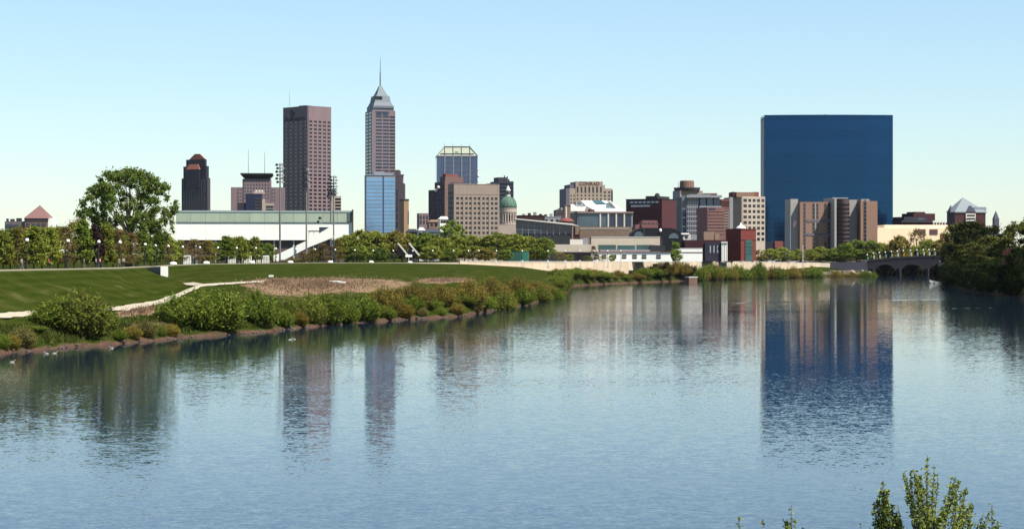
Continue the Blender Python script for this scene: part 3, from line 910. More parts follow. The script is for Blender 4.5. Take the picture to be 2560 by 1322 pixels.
for name, lb, pa, pb, top, Y, m in (
    ('roof_block', 'dark red box rooftop above the left end of the glass wedge museum', 1298, 1362, 538, 1050, DKRED),
    ('roof_block', 'pale grey rooftop block between red box and brick chimney', 1340, 1402, 541, 1150, LGREY),
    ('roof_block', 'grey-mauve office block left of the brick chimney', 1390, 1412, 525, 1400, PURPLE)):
    b = Bld(name, lb, pa, pa, pb, Y, 6, depth=14)
    b.box('wall', m, 0, b.w, 0, 14, 0, b.Z(top) - 0.4)
    b.box('parapet', m, -0.2, b.w + 0.2, -0.2, 14.2, b.Z(top) - 0.39, b.Z(top))
    for i in range(4):
        x = b.w * (0.15 + 0.22 * i)
        b.box('roof_unit', DKSTEEL if i % 2 else LGREY, x, x + 1.6, 3, 5, b.Z(top), b.Z(top) + 0.8 + 0.5 * (i % 3))
        b.box('window', WINGLASS, x, x + 1.5, -0.1, 0.1, b.Z(top) - 3.2, b.Z(top) - 1.8)
b = Bld('brick_chimney', 'brick chimney stack with a pale stripe beside the white-roofed museum', 1411, 1411, 1426, 960, 10, depth=2.8)
b.fr('stack', BRICK, 0, b.w, 0, 2.8, 0, 0.1, b.w - 0.1, 0.1, 2.7, b.Z(514))
b.box('stripe', OFFWHITE, b.w * 0.2, b.w * 0.42, -0.12, 0.05, b.Z(548), b.Z(516))
b.box('cap', BRICK, -0.15, b.w + 0.15, -0.15, 2.95, b.Z(514) + .01, b.Z(512.5))
b = Bld('round_pavilion', 'small round pavilion with low orange-red roof at foot of the brick chimney', 1398, 1398, 1434, 930, 0, depth=7)
MB().lathe([(3.4, 0), (3.4, b.Z(555))], 20, b.w / 2, 3.5).build('wall', BRICK, b.root)
MB().lathe([(3.8, b.Z(555) + .01), (3.7, b.Z(552)), (2.8, b.Z(547)), (0.6, b.Z(544.5))], 20, b.w / 2, 3.5).build('roof', ROOFRED, b.root, smooth=True)

# --- hotel with a name sign
b = Bld('sign_hotel', 'cream hotel with stepped crown, tall slot windows and dark sign letters', 1407, 1416, 1532, 1800, 9)
w = b.w
CREAM = mat('cream_stone', (0.58, 0.46, 0.36), 0.85, var=0.08)
b.box('core', CREAM, 0.05, w, 0.5, 34, 0, b.Z(472))
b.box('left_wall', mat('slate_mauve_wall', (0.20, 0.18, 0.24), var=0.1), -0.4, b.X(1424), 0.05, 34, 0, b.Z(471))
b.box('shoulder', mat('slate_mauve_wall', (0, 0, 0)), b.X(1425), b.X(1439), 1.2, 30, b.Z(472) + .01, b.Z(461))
xa, xb = b.X(1439), b.X(1507)
b.box('crown', CREAM, xa, xb, 0.5, 28, b.Z(472) + .01, b.Z(454))
b.grid('front', xa, xb, b.Z(482.5), b.Z(466), 7, 1, 0.45, 0.92, CREAM, WINGLASS, 0.6, plane=0.48, topz=b.Z(453.5), botz=b.Z(482.5))
b.grid('front', xa, xb, b.Z(556), b.Z(484), 7, 8, 0.42, 0.5, CREAM, WINGLASS, 0.55, plane=0.48, botz=0, topz=b.Z(482.6))
b.grid('front', xb + .02, b.X(1528), b.Z(556), b.Z(476), 2, 9, 0.5, 0.5, CREAM, WINGLASS, 0.35, plane=0.48, botz=0, topz=b.Z(471))
b.grid('front', b.X(1424) + .02, xa - .02, b.Z(556), b.Z(485), 2, 8, 0.42, 0.5, CREAM, WINGLASS, 0.35, plane=0.48, botz=0, topz=b.Z(471))
b.box('end_slot', DARK, b.X(1528) + .02, w + 0.1, 0.2, 3, b.Z(506), b.Z(476))
b.text('CONRAD', mat('rust_sign', (0.10, 0.02, 0.02)), (xa + xb) / 2, -0.2, b.Z(459.5), 4.6)
b.box('balcony', CREAM, xb + 0.02, b.X(1513), 0.6, 8, b.Z(472) + .01, b.Z(462))

# --- museum with white sweeping roofs
b = Bld('white_roof_museum', 'museum with sweeping white roofs and skylight above a grey glass front', 1440, 1444, 1582, 1000, 3, depth=30)
w = b.w
b.box('stone_base', STONE, b.X(1438), b.X(1580), -1.2, 28, 0, b.Z(567))
b.box('core', LGREY, 0, w, 0.4, 28, b.Z(567) + .01, b.Z(533))
b.box('cornice', mat('rose_cornice', (0.42, 0.30, 0.26)), -0.3, w + 0.3, -0.6, 28.3, b.Z(533) + .01, b.Z(529))
b.box('glass_wall', GREYGLASS, b.X(1447), b.X(1500), 0.1, 0.39, b.Z(566), b.Z(534))
for i in range(4):
    x0_, x1_ = b.X(1503 + i * 20), b.X(1503 + i * 20 + 15.5)
    b.box('glass_bay', WINBLUE if i else GREYGLASS, x0_, x1_, 0.1, 0.39, b.Z(566), b.Z(534))
    b.box('pier', OFFWHITE, x0_ - 0.85, x0_ - 0.1, -0.4, 0.39, b.Z(567), b.Z(533))
b.box('brick_clerestory', mat('rust_brick', (0.28, 0.12, 0.08)), b.X(1478), b.X(1540), 2, 20, b.Z(529) + .01, b.Z(523))
rm = MB()
A = [(b.X(1463), 24, b.Z(498)), (b.X(1526), 24, b.Z(498)), (b.X(1548), 0.5, b.Z(526)), (b.X(1488), 0.5, b.Z(526))]
mid = [(b.X(1472), 12, b.Z(513)), (b.X(1537), 12, b.Z(511))]
top = [A[0], A[1], mid[1], mid[0], A[3], A[2]]
vs = top + [(x, y, z - 0.8) for x, y, z in top]
rm.add(vs, [(0, 3, 2, 1), (3, 4, 5, 2), (6, 7, 8, 9), (9, 8, 11, 10), (0, 1, 7, 6), (1, 2, 8, 7), (2, 5, 11, 8), (5, 4, 10, 11), (4, 3, 9, 10), (3, 0, 6, 9)])
rf = rm.build('roof', WHITE, b.root)
MB().add([(b.X(1490), 21.5, b.Z(500.5)), (b.X(1513), 21.5, b.Z(500)), (b.X(1522), 13, b.Z(510)), (b.X(1497), 13, b.Z(510.5)),
          (b.X(1490), 21.5, b.Z(500.5) + .5), (b.X(1513), 21.5, b.Z(500) + .5), (b.X(1522), 13, b.Z(510) + .5), (b.X(1497), 13, b.Z(510.5) + .5)],
         [(4, 7, 6, 5), (0, 1, 5, 4), (1, 2, 6, 5), (2, 3, 7, 6), (3, 0, 4, 7)]).build('skylight', TEALGLASS, rf)
MB().prism([(b.X(1548), b.Z(529)), (b.X(1566), b.Z(529)), (b.X(1534), b.Z(505)), (b.X(1527), b.Z(500))], 4, 18).build('roof', WHITE, b.root)
MB().prism([(b.X(1427), b.Z(528)), (b.X(1462), b.Z(528)), (b.X(1466), b.Z(515)), (b.X(1455), b.Z(517)), (b.X(1443), b.Z(517)), (b.X(1434), b.Z(511)), (b.X(1427), b.Z(510))], 0, 16).build('curved_roof', WHITE, b.root)
rh = b.box('roof_house', LGREY, b.X(1446), b.X(1462), 14, 22, b.Z(529), b.Z(503))
b.box('window', GREYGLASS, b.X(1450), b.X(1459), 13.8, 14.05, b.Z(509), b.Z(503.5), rh)
b.box('left_glass', WINBLUE, b.X(1430), b.X(1443), 2, 12, 0, b.Z(533))
for k in range(4):
    b.box('left_band', LGREY, b.X(1430) - .1, b.X(1443), 1.8, 2, b.Z(552 - k * 6), b.Z(550 - k * 6))

# --- dark red brick block with pale windows and a row of sign letters as blocks
b = Bld('red_brick_block', 'dark red brick block with a row of small white windows near its top', 1565, 1655, 1690, 1300, 58)
w, d = b.w, b.d
b.box('wall', REDBRICK, 0, w, 0, d, 0, b.Z(498))
b.box('parapet', DARK, -0.3, w + 0.1, -0.3, d + 0.2, b.Z(498) + .01, b.Z(496.5))
b.box('top_band', mat('navy_band', (0.045, 0.04, 0.07)), -0.25, 0.0, d * 0.18, d - 0.2, b.Z(512), b.Z(499))
LITE = mat('white_window_letter', (0.62, 0.66, 0.72), 0.4)
for i in range(7):
    y = b.YL(1643 - i * 10.6)
    b.box('window', LITE, -0.5, -0.2, y - 1.1, y + 1.1, b.Z(507), b.Z(503))
for i in range(8):  # pale blocks standing in for unreadable white sign letters
    y = b.YL(1623 - i * 6)
    b.box('window', LITE, -0.45, -0.15, y - 0.95, y + 0.95, b.Z(516.5), b.Z(511.8))
for k in range(6):
    z = b.Z(526 + k * 8)
    b.box('brick_course', DKRED, -0.3, 0.0, 0.5, d - 0.5, z - 0.5, z + 0.5)
b.box('roof_house', BRICK, 5, 12, d * 0.25, d * 0.55, b.Z(496.5) + .01, b.Z(489))
MB().ball((9, d * 0.3, b.Z(488)), 1.9).build('roof_tank', DKSTEEL, b.root)
b.box('roof_house', DKSTEEL, 1, w - 2, 4, 12, b.Z(496.5) + .01, b.Z(490))
b = Bld('rose_gable_house', 'small rose brick house with stepped gable before the red brick block', 1590, 1604, 1645, 1080, 6, depth=10)
b.box('wall', mat('rose_brick', (0.34, 0.14, 0.14)), 0, b.w, 0, 10, 0, b.Z(556))
b.box('gable', mat('rose_brick', (0, 0, 0)), 0.4, b.w - 0.4, 0.1, 9, b.Z(556) + .01, b.Z(551))
b.box('side_wing', mat('rose_brick', (0, 0, 0)), b.X(1590), -0.05, 1, 9, 0, b.Z(561))
for i in range(6):
    x = b.w * (0.1 + 0.16 * i)
    b.box('window', WINGLASS, x - 0.35, x + 0.35, -0.1, 0.1, b.Z(561), b.Z(556.6))

# --- concrete tower with a round brick drum on top
b = Bld('drum_top_tower', 'pale tower crowned by a brick drum on a dark disc', 1683, 1700, 1757, 1350, 24)
w, d = b.w, b.d
b.box('wall', BEIGE, 0.02, w, 0.02, d, 0, b.Z(476))
MB().box(-0.4, 0.0, 0.5, d, 0, b.Z(478)).build('left_face', mat('blue_grey_panel', (0.25, 0.30, 0.36), 0.4), b.root)
cx, cy = b.X(1726), d * 0.5
MB().lathe([(9.0, b.Z(476) + .01), (9.0, b.Z(473)), (9.4, b.Z(472)), (9.4, b.Z(468.5))], 32, cx, cy).build('disc', DKSTEEL, b.root)
MB().lathe([(5.2, b.Z(468.5) + .01), (5.0, b.Z(452)), (4.4, b.Z(450.5))], 28, cx, cy).build('drum', BRICK, b.root, smooth=False)
MB().tube((0.5, 3, b.Z(478)), (0.5, 3, b.Z(455)), 0.25, 0.12, 5).build('mast', DKSTEEL, b.root)
b.box('window', WINGLASS, b.X(1742), b.X(1748), -0.1, 0.1, b.Z(481), b.Z(479))
for k in range(9):
    b.box('window', GREYGLASS, b.X(1705), b.X(1709), -0.12, 0.1, b.Z(505 + k * 9), b.Z(500 + k * 9))

# --- grey glass hospital-like block
b = Bld('framed_glass_block', 'grey glass block with pale mullions and a wide overhanging top storey', 1703, 1705, 1804, 1180, 2, depth=26)
w = b.w
b.box('core', DARK, 0, w - 1, 1.0, 26, 0, b.Z(492))
b.box('top_frame', LGREY, b.X(1716), w, -1.5, 20, b.Z(494), b.Z(488))
b.box('top_frame', LGREY, b.X(1748), w - 0.2, -1.3, 18, b.Z(519), b.Z(515))
for i in range(3):
    b.box('glass_bay', WINBLUE, b.X(1750 + i * 17), b.X(1750 + i * 17 + 14.5), -0.9, 0.9, b.Z(515), b.Z(494.5))
b.grid('front', b.X(1717), b.X(1748), b.Z(588), b.Z(494), 6, 8, 0.6, 0.7, LGREY, WINBLUE, 0.8, plane=0.95, botz=0)
b.grid('front', b.X(1705), b.X(1716), b.Z(588), b.Z(500), 1, 4, 0.85, 0.9, mat('blue_grey_panel', (0, 0, 0)), WINBLUE, 0.3, plane=0.95, botz=0, topz=b.Z(490))
b.box('roof_house', GREYMETAL, b.X(1725), b.X(1780), 5, 16, b.Z(488) + .01, b.Z(485))

b = Bld('brick_office', 'brown-red brick office with floor bands left of the gridded beige tower', 1764, 1768, 1812, 1120, 14, depth=18)
BRB = mat('mauve_brick', (0.30, 0.15, 0.145), 0.9, var=0.12)
b.box('wall', BRB, 0, b.w, 0, 18, 0, b.Z(518))
for k in range(8):
    b.box('floor_band', BRICK, 0.3, b.w - 0.2, -0.25, 0.0, b.Z(529 + k * 8), b.Z(527 + k * 8))
b.box('window', WINBLUE, b.X(1772), b.X(1788), -0.2, 0.1, b.Z(524), b.Z(520))
b = Bld('rust_brick_tower', 'rust brick tower with white side strip behind the brick office', 1802, 1803, 1833, 1240, 6, depth=20)
b.box('wall', mat('rust_brick2', (0.30, 0.12, 0.095)), 0, b.X(1824), 0, 20, 0, b.Z(498))
b.box('white_strip', LGREY, b.X(1824) + .02, b.w, 0.6, 18, 0, b.Z(493))
b.grid('front', b.X(1809), b.X(1821), b.Z(572), b.Z(525), 1, 7, 0.8, 0.5, BEIGE, WINGLASS, 0.3, botz=b.Z(575))
for k in range(3):
    b.box('floor_band', DKRED, 0.2, b.X(1823), -0.2, 0.0, b.Z(515 + 0 - k * 5), b.Z(513 - k * 5))
b = Bld('pink_roof_block', 'flat pinkish-red rooftop block behind the framed glass block', 1756, 1756, 1792, 1500, 4, depth=20)
b.box('wall', mat('pink_brick', (0.36, 0.17, 0.17)), 0, b.w, 0, 20, 0, b.Z(486))
b.box('parapet', mat('pink_brick', (0, 0, 0)), -0.3, b.w + 0.3, -0.3, 20.3, b.Z(486) + .01, b.Z(483))

# --- gridded beige hotel left of the blue slab
b = Bld('gridded_beige_tower', 'beige tower with gridded windows and brick penthouse, left of the blue tower', 1832, 1853, 1913, 1400, 22)
w, d = b.w, b.d
LATT = mat('cream_lattice', (0.55, 0.46, 0.37), tone=0.6)
b.box('core', BEIGE, 0.05, w, 0.05, d, 0, b.Z(492))
z0, z1 = b.Z(605), b.Z(494)
b.grid('front', b.X(1856), b.X(1868), z0, z1, 1, 8, 0.72, 0.55, LATT, WINGLASS, 0.5, botz=0, topz=b.Z(491))
b.grid('front', b.X(1868) + .01, b.X(1890), z0, z1, 2, 8, 0.66, 0.55, LATT, WINGLASS, 0.45, botz=0, topz=b.Z(491))
b.grid('front', b.X(1890) + .01, b.X(1912), z0, z1, 2, 8, 0.66, 0.55, LATT, WINGLASS, 0.4, botz=0, topz=b.Z(491))
b.box('end_pier', BEIGE, 0, b.X(1856) - .02, -0.5, 0.04, 0, b.Z(491))
b.box('penthouse', BRICK, b.X(1848), b.X(1893), 4, 16, b.Z(492) + .01, b.Z(480))
b.box('penthouse', ROOFRED, b.X(1893) + .02, b.X(1904), 4, 16, b.Z(492) + .01, b.Z(479))
MB().lathe([(2.4, b.Z(492)), (2.4, b.Z(481)), (1.2, b.Z(479))], 14, b.X(1846), 8).build('roof_tank', DKRED, b.root)

# --- the huge blue glass hotel slab: convex curve
Y0 = 1570
b = Bld('blue_glass_slab', 'huge deep-blue mirror glass hotel slab, gently curved', 1908, 1911, 2232, Y0, 0, depth=24)
w = b.w
H = b.Z(293)
SAG = 4.0
NC, NF = 40, 34
def arcp(u):                     # u 0..1 across the front
    return (u * w, -SAG * 4 * u * (1 - u))
front = [arcp(i / NC) for i in range(NC + 1)]
MB().slab([(w, 24.0), (0.0, 24.0)] + [(x, y + 0.5) for x, y in front], 0, H - 0.3).build('core', DARK, b.root)
fh = H / NF
for k in range(NF):
    z0, z1 = k * fh + 0.10, (k + 1) * fh - 0.10
    v = [(x, y, z0) for x, y in front] + [(x, y, z1) for x, y in front]
    m_ = NC + 1
    MB().add(v, [(i, i + 1, i + 1 + m_, i + m_) for i in range(NC)]).build('glass_band', DEEPBLUE, b.root)
tr = MB()
BTRIM = mat('blue_grey_trim', (0.016, 0.055, 0.130), 0.2, metal=0.7)
for k in range(NF + 1):
    z = k * fh
    for i in range(NC):
        (xa, ya), (xb, yb) = front[i], front[i + 1]
        tr.add([(xa, ya - 0.05, z - 0.10), (xb, yb - 0.05, z - 0.10), (xb, yb - 0.05, z + 0.10), (xa, ya - 0.05, z + 0.10)], [(0, 1, 2, 3)])
o = tr.build('floor_trim', BTRIM, b.root); o['kind'] = 'stuff'
mu = MB()
for i in range(NC + 1):
    x, y = front[i]
    mu.box(x - 0.05, x + 0.05, y - 0.10, y + 0.4, 0, H)
o = mu.build('mullions', BTRIM, b.root); o['kind'] = 'stuff'
MB().slab([(w + 0.2, 24.2), (-0.2, 24.2)] + [(x, y - 0.3) for x, y in front], H + .11, H + 1.6).build('parapet', DEEPBLUE, b.root)
b.box('left_edge', LGREY, b.X(1909.6), -0.03, 0.3, 20, 0, H - 2)
b.box('roof_unit', OFFWHITE, b.X(2118), b.X(2143), 4, 12, H + 1.61, b.Z(286.5))
b.box('roof_unit', GREYMETAL, b.X(2062), b.X(2070), 6, 12, H + 1.61, H + 2.5)
b.box('podium', mat('navy_podium', (0.02, 0.022, 0.05)), b.X(1905), b.X(1985), -16, -10, 0, b.Z(604))
b.box('red_canopy', ROOFRED, b.X(1930), b.X(1950), -17, -16.05, b.Z(620), b.Z(603))

# --- pair of brick and white hotels before the slab
b = Bld('brick_hotel', 'brown brick hotel with white piers and dark rounded bay before the blue slab', 1980, 2000, 2187, 1180, 5)
w = b.w
HCONC = mat('hotel_concrete', (0.60, 0.57, 0.53), 0.85, var=0.08)
HB = mat('hotel_brick', (0.50, 0.29, 0.20), 0.9, var=0.1, streak=True)
b.box('wall', HB, 0, b.X(2076), 0, 22, 0, b.Z(505))
b.box('white_pier', HCONC, b.X(1981), -0.05, 5.0, 20, 0, b.Z(497))
b.box('pier_edge', LGREY, b.X(1979.5), b.X(1981) - .02, 4.0, 19, 0, b.Z(530))
SH = mat('hotel_window', (0.02, 0.02, 0.03), 0.15)
wme = winmesh(1.0, 1.5, 'front')
for px in (2011.5, 2034, 2043, 2063.5, 2072):
    for k in range(12):
        put('window', wme, WINBLUE if px < 2020 else WINGLASS, b.root, (b.X(px), -0.07, b.Z(513 + k * 9.6)))
    MB().box(b.X(px) - 0.75, b.X(px) + 0.75, -0.1, -0.02, 0, b.Z(508)).build('window_strip', mat('mauve_strip', (0.22, 0.17, 0.17)), b.root)
b.box('pale_strip', HCONC, b.X(2037.5), b.X(2040), -0.2, -0.02, b.Z(580), b.Z(508))
for py in (552, 586):
    b.box('floor_band', mat('mauve_grey_band', (0.25, 0.22, 0.25)), b.X(2016), b.X(2075), -0.22, -0.12, b.Z(py + 3), b.Z(py - 3))
# rounded bay
cx, rx = b.X(2102), (b.X(2122) - b.X(2082)) / 2
bay = [(cx + rx * cos(a), 4 - 13 * abs(sin(a)) ** 0.7) for a in np.linspace(pi, 2 * pi, 17)]
bay = [(x, y) for x, y in bay]
BAYM = mat('bay_brick', (0.15, 0.085, 0.085), 0.8, var=0.12)
rb_ = MB().slab([(cx + rx, 20), (cx - rx, 20)] + bay, 0, b.Z(500)).build('rounded_bay', BAYM, b.root)
for k in range(11):
    z = b.Z(512 + k * 10.5)
    MB().slab([(cx + rx, 4.2), (cx - rx, 4.2)] + [(x + (x - cx) * 0.012, y - 0.25) for x, y in bay], z - 0.6, z + 0.55).build('window_band', SH, rb_)
b.box('bay_edge', HCONC, b.X(2077), b.X(2082), -9, 18, 0, b.Z(497))
b.box('bay_cap', HCONC, b.X(2077), b.X(2116), -4, 18, b.Z(497) + .01, b.Z(494.5))
b.box('white_pier', HCONC, b.X(2124), b.X(2144), 1.5, 18, 0, b.Z(499))
b.box('brick_wing', HB, b.X(2145), w, -6, 16, 0, b.Z(503))
b.box('wing_strip', mat('mauve_strip', (0, 0, 0)), b.X(2154) - 0.3, b.X(2161) - 0.3, -6.2, -5.95, 0, b.Z(500))
for k in range(12):
    put('window', wme, SH, b.root, (b.X(2157.5) - 0.3, -6.25, b.Z(510 + k * 9.8)))
b.box('wing_cap', HCONC, b.X(2148), b.X(2168), -5, 10, b.Z(503) + .01, b.Z(498))
for px in (2022, 2050):
    b.box('roof_unit', DKSTEEL, b.X(px), b.X(px + 7), 5, 9, b.Z(505), b.Z(502))
em = MB().lathe([(0.05, 0), (1, 0), (1, .25), (0.05, .25)], 20)
o = em.build('emblem', mat('pink_sign', (0.75, 0.42, 0.50), 0.5), b.root, (b.X(1991.5), 4.9, b.Z(559)))
o.rotation_euler = (pi / 2, radians(14), 0); o.scale = (0.95, 2.3, 1)

# --- tan hall on the right
b = Bld('tan_hall', 'long peach-tan windowless hall with two mauve louvres at right', 2185, 2188, 2380, 1320, 2, depth=50)
w = b.w
N = 9
for i in range(N):
    a0, a1 = w * i / N, w * (i + 1) / N
    b.box('wall_panel', TAN, a0 + 0.02, a1 - 0.02, 0, 1, 0, b.Z(569))
b.box('core', TAN, 0.2, w - 0.2, 1.02, 50, 0, b.Z(570))
b.box('upper_wall', mat('pale_peach_stucco', (0.85, 0.68, 0.47)), b.X(2214), b.X(2372), 3, 46, b.Z(570) + .02, b.Z(562))
b.box('corner_cap', OFFWHITE, -0.3, b.X(2196), -0.3, 8, b.Z(569) + .01, b.Z(565))
for px in (2294, 2324):
    lv = b.box('louvre', mat('mauve_louvre', (0.20, 0.12, 0.13)), b.X(px), b.X(px + 20), -0.3, 0.0, b.Z(586.5), b.Z(573))
    for k in range(4):
        b.box('louvre_slat', mat('mauve_slat', (0.32, 0.2, 0.2)), b.X(px) + .1, b.X(px + 20) - .1, -0.45, -0.3, b.Z(585 - k * 3.2), b.Z(584 - k * 3.2), lv)
b.box('rust_panel', mat('rust_panel', (0.40, 0.16, 0.09)), b.X(2350), b.X(2372), -0.2, 0.0, 0, b.Z(584))

b = Bld('dark_stepped_block', 'dark red stepped brick block with flat roofs above the tan hall', 2248, 2255, 2368, 1560, 20, depth=26)
b.box('wall', DKRED, 0, b.w, 0, 26, 0, b.Z(556))
b.box('eave', DARK, -1.2, b.X(2330), -1.2, 24, b.Z(556) + .01, b.Z(551))
b.box('tier', DARK, b.X(2262), b.X(2318), 1, 22, b.Z(551) + .01, b.Z(542))
b.box('tier', DKRED, b.X(2287), b.X(2341), 2, 20, b.Z(551) + .02, b.Z(533))
b.box('tier', REDBRICK, b.X(2293), b.X(2318), 3, 16, b.Z(533) + .01, b.Z(529))
for i in range(5):
    x = b.X(2333 + i * 7)
    b.box('column', OFFWHITE, x, x + 0.7, -0.5, 0.0, b.Z(564), b.Z(553))
b.box('window', GREYGLASS, b.X(2296), b.X(2312), 0.8, 1.05, b.Z(549), b.Z(546))

b = Bld('hip_roof_tower', 'dark red brick tower with tall pale grey hip roof and gable, at right', 2368, 2388, 2464, 1450, 18)
w, d = b.w, b.d
b.box('wall', DKRED, 0.02, w, 0.02, d, 0, b.Z(531))
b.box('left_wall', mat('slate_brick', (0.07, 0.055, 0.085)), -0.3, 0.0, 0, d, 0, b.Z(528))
apx = (b.X(2416), d * 0.45, b.Z(493))
ROOFG = mat('pale_standing_seam', (0.40, 0.45, 0.48), 0.8, var=0.06, spec=0.1)
MB().add([(-1, -1, b.Z(530)), (w + 1, -1, b.Z(530)), (w + 1, d + 1, b.Z(530)), (-1, d + 1, b.Z(530)), apx,
          (w * 0.55, -1, b.Z(524))], [(0, 1, 4), (1, 2, 4), (2, 3, 4), (3, 0, 4), (3, 2, 1, 0)]).build('roof', ROOFG, b.root)
MB().box(b.X(2436), w + 0.6, 0, d, b.Z(530) + .01, b.Z(517)).build('side_roof', ROOFG, b.root)
gx0, gx1 = b.X(2413), b.X(2437)
MB().prism([(gx0, b.Z(529)), (gx1, b.Z(529)), ((gx0 + gx1) / 2, b.Z(514))], -1.6, 4).build('gable', mat('slate_gable', (0.12, 0.12, 0.18)), b.root)
b.box('cornice', LIME, -0.4, w + 0.4, -0.5, 0.0, b.Z(533), b.Z(530.5))
by_ = b.box('bay', OFFWHITE, gx0, gx1, -1.2, 0.0, b.Z(560), b.Z(534))
for k in range(3):
    b.box('window', WINGLASS, gx0 + 0.6, gx1 - 0.6, -1.3, -1.1, b.Z(557 - k * 8), b.Z(552.5 - k * 8), by_)
b.fr('turret', mat('slate_gable', (0, 0, 0)), -1, 2.2, d - 6, d - 2, b.Z(528), 0.4, 0.8, d - 4.2, d - 3.8, b.Z(513))
b = Bld('church_spire', 'small dark church spire above the right-hand trees', 2482, 2486, 2498, 1300, 10, depth=3.2)
b.box('tower', mat('slate_gable', (0, 0, 0)), 0, b.w, 0, 3.2, 0, b.Z(548))
b.fr('spire', mat('slate_gable', (0, 0, 0)), -0.1, b.w + 0.1, -0.1, 3.3, b.Z(548) + .01, b.w / 2 - .1, b.w / 2 + .1, 1.5, 1.7, b.Z(527))

# --- riverside low buildings
b = Bld('long_red_hall', 'long low dark red brick hall behind the olive trees', 1255, 1258, 1502, 960, 0, depth=14)
b.box('wall', REDBRICK, 0, b.w, 0, 14, 0, b.Z(588))
b.box('parapet', DKRED, -0.2, b.w + 0.2, -0.2, 14.2, b.Z(588) + .01, b.Z(586))
for i, px in enumerate((1296, 1338, 1366, 1404, 1428, 1446)):
    b.box('roof_unit', (OFFWHITE, DKRED, BRICK)[i % 3], b.X(px), b.X(px + 9), 3, 6, b.Z(586), b.Z(581 - i % 2 * 2))
b = Bld('tan_stone_store', 'rough tan stone block below the white-roofed museum', 1448, 1450, 1572, 935, 0, depth=10)
b.box('wall', STONE, 0, b.w, 0, 10, 0, b.Z(572))
b.box('coping', OFFWHITE, -0.1, b.w + 0.1, -0.15, 10, b.Z(572) + .01, b.Z(570.6))
b = Bld('beige_wall_block', 'long beige plain-walled block under the black arched roof', 1475, 1478, 1650, 905, 0, depth=12)
b.box('wall', mat('pale_beige', (0.58, 0.49, 0.38), tone=0.75), 0, b.w, 0, 12, 0, b.Z(593))
b.box('coping', OFFWHITE, -0.15, b.w + .15, -0.15, 12, b.Z(593) + .01, b.Z(591.5))
b.box('end_shadow_bay', DARK, b.w + .02, b.X(1657), 1, 10, 0, b.Z(595))  # dark-coloured box stands in for the shadow at the block's end
b = Bld('beige_flat_block', 'beige flat-roofed block with shade-toned blue-grey ground floor right of the green containers', 1380, 1384, 1480, 870, 0, depth=12)
b.box('wall', mat('pale_beige', (0, 0, 0)), 0, b.w, 0, 12, b.Z(630) + .01, b.Z(611))
b.box('ground_floor', mat('slate_mauve_wall', (0, 0, 0)), 0.4, b.w - 0.3, 1.2, 12, 0, b.Z(630))  # shade under the upper wall put into the blue-grey colour
b.box('roof_box', OFFWHITE, b.X(1426), b.X(1458), 4, 10, b.Z(611) + .01, b.Z(598))
b.box('roof_box', LGREY, b.X(1458) + .02, b.X(1472), 4, 10, b.Z(611) + .01, b.Z(595))
b.box('canopy', DKSTEEL, b.X(1390), b.w, -0.8, 1.1, b.Z(632), b.Z(630))
b = Bld('black_arch_roof', 'black vaulted roof with two half-round windows, centre right of the skyline', 1570, 1570, 1708, 950, 0, depth=22)
pts = []
for px, py in ((1570, 605), (1708, 605), (1708, 597), (1704, 588), (1697, 579), (1688, 573), (1676, 570), (1604, 569.5), (1592, 573), (1583, 579), (1575, 587), (1570, 593)):
    pts.append((b.X(px), b.Z(py)))
MB().prism([(b.X(1570), 0), (b.X(1708), 0)] + pts[2:], 0, 22).build('vault', BLACKMETAL, b.root)
for pc, r_, yb in ((1597, 12, 591), (1684, 12.5, 596)):
    cx, r2 = b.X(pc), r_ * 950 / K
    MB().prism([(cx + r2 * cos(a), b.Z(yb) + r2 * 1.05 * sin(a)) for a in np.linspace(0, pi, 13)], -0.2, 0.05).build('arched_window', GREYGLASS, b.root)
MB().ball((b.X(1651), -0.3, b.Z(576)), 0.7, sz=1.3).build('lamp', WHITE, b.root)
b.box('strut', DKSTEEL, b.X(1608), b.X(1612), -0.3, 0, b.Z(590), b.Z(572))
b.box('porch', OFFWHITE, b.X(1708) + .02, b.X(1728), 2, 12, 0, b.Z(586))
b.box('porch_roof', WHITE, b.X(1704), b.X(1724), 1.5, 12.5, b.Z(586) + .01, b.Z(582.5))
b.box('window', DARK, b.X(1714), b.X(1720), 1.9, 2.1, b.Z(596), b.Z(590))

b = Bld('white_riverside_building', 'long white single-storey building with dark windows behind the river wall', 1478, 1482, 1676, 850, 0, depth=12)
w = b.w
b.box('wall', WHITE, 0, w, 0, 12, 0, b.Z(631))
b.box('red_eave', mat('rust_eave', (0.35, 0.12, 0.10)), -0.3, w + .3, -0.4, 12, b.Z(631) + .01, b.Z(629.6))
b.box('roof', mat('lilac_roof', (0.55, 0.46, 0.48)), b.X(1500), b.X(1625), 0.5, 11, b.Z(629.6) + .01, b.Z(624))
for i in range(3):
    b.box('glass_roof', TEALGLASS, b.X(1497 + i * 48), b.X(1497 + i * 48 + 44), 3, 10, b.Z(624) + .01, b.Z(612 + i % 2))
b.box('roof_plant', DKSTEEL, b.X(1626), b.X(1664), 2, 10, b.Z(629), b.Z(613))
for px in (1492, 1510, 1535, 1560, 1586, 1610, 1646):
    wd = b.box('window', WINGLASS, b.X(px - 5), b.X(px + 6), -0.15, 0.1, b.Z(646), b.Z(637))
    b.box('window_bar', WHITE, b.X(px - 5), b.X(px + 6), -0.22, -0.15, b.Z(642), b.Z(641.3), wd)
MB().prism([(b.X(1676) + .02, 0), (b.X(1682), 0), (b.X(1676) + .02, b.Z(640))], 0, 8).build('end_wedge', WHITE, b.root)
b = Bld('white_box_building', 'plain white box building with thin red stripe by the slim riverside tree', 1684, 1687, 1756, 880, 0, depth=12)
b.box('wall', WHITE, 0, b.w, 0, 12, 0, b.Z(621))
b.box('stripe', mat('rust_eave', (0, 0, 0)), -0.05, b.w + .05, -0.12, 0.05, b.Z(632), b.Z(630))
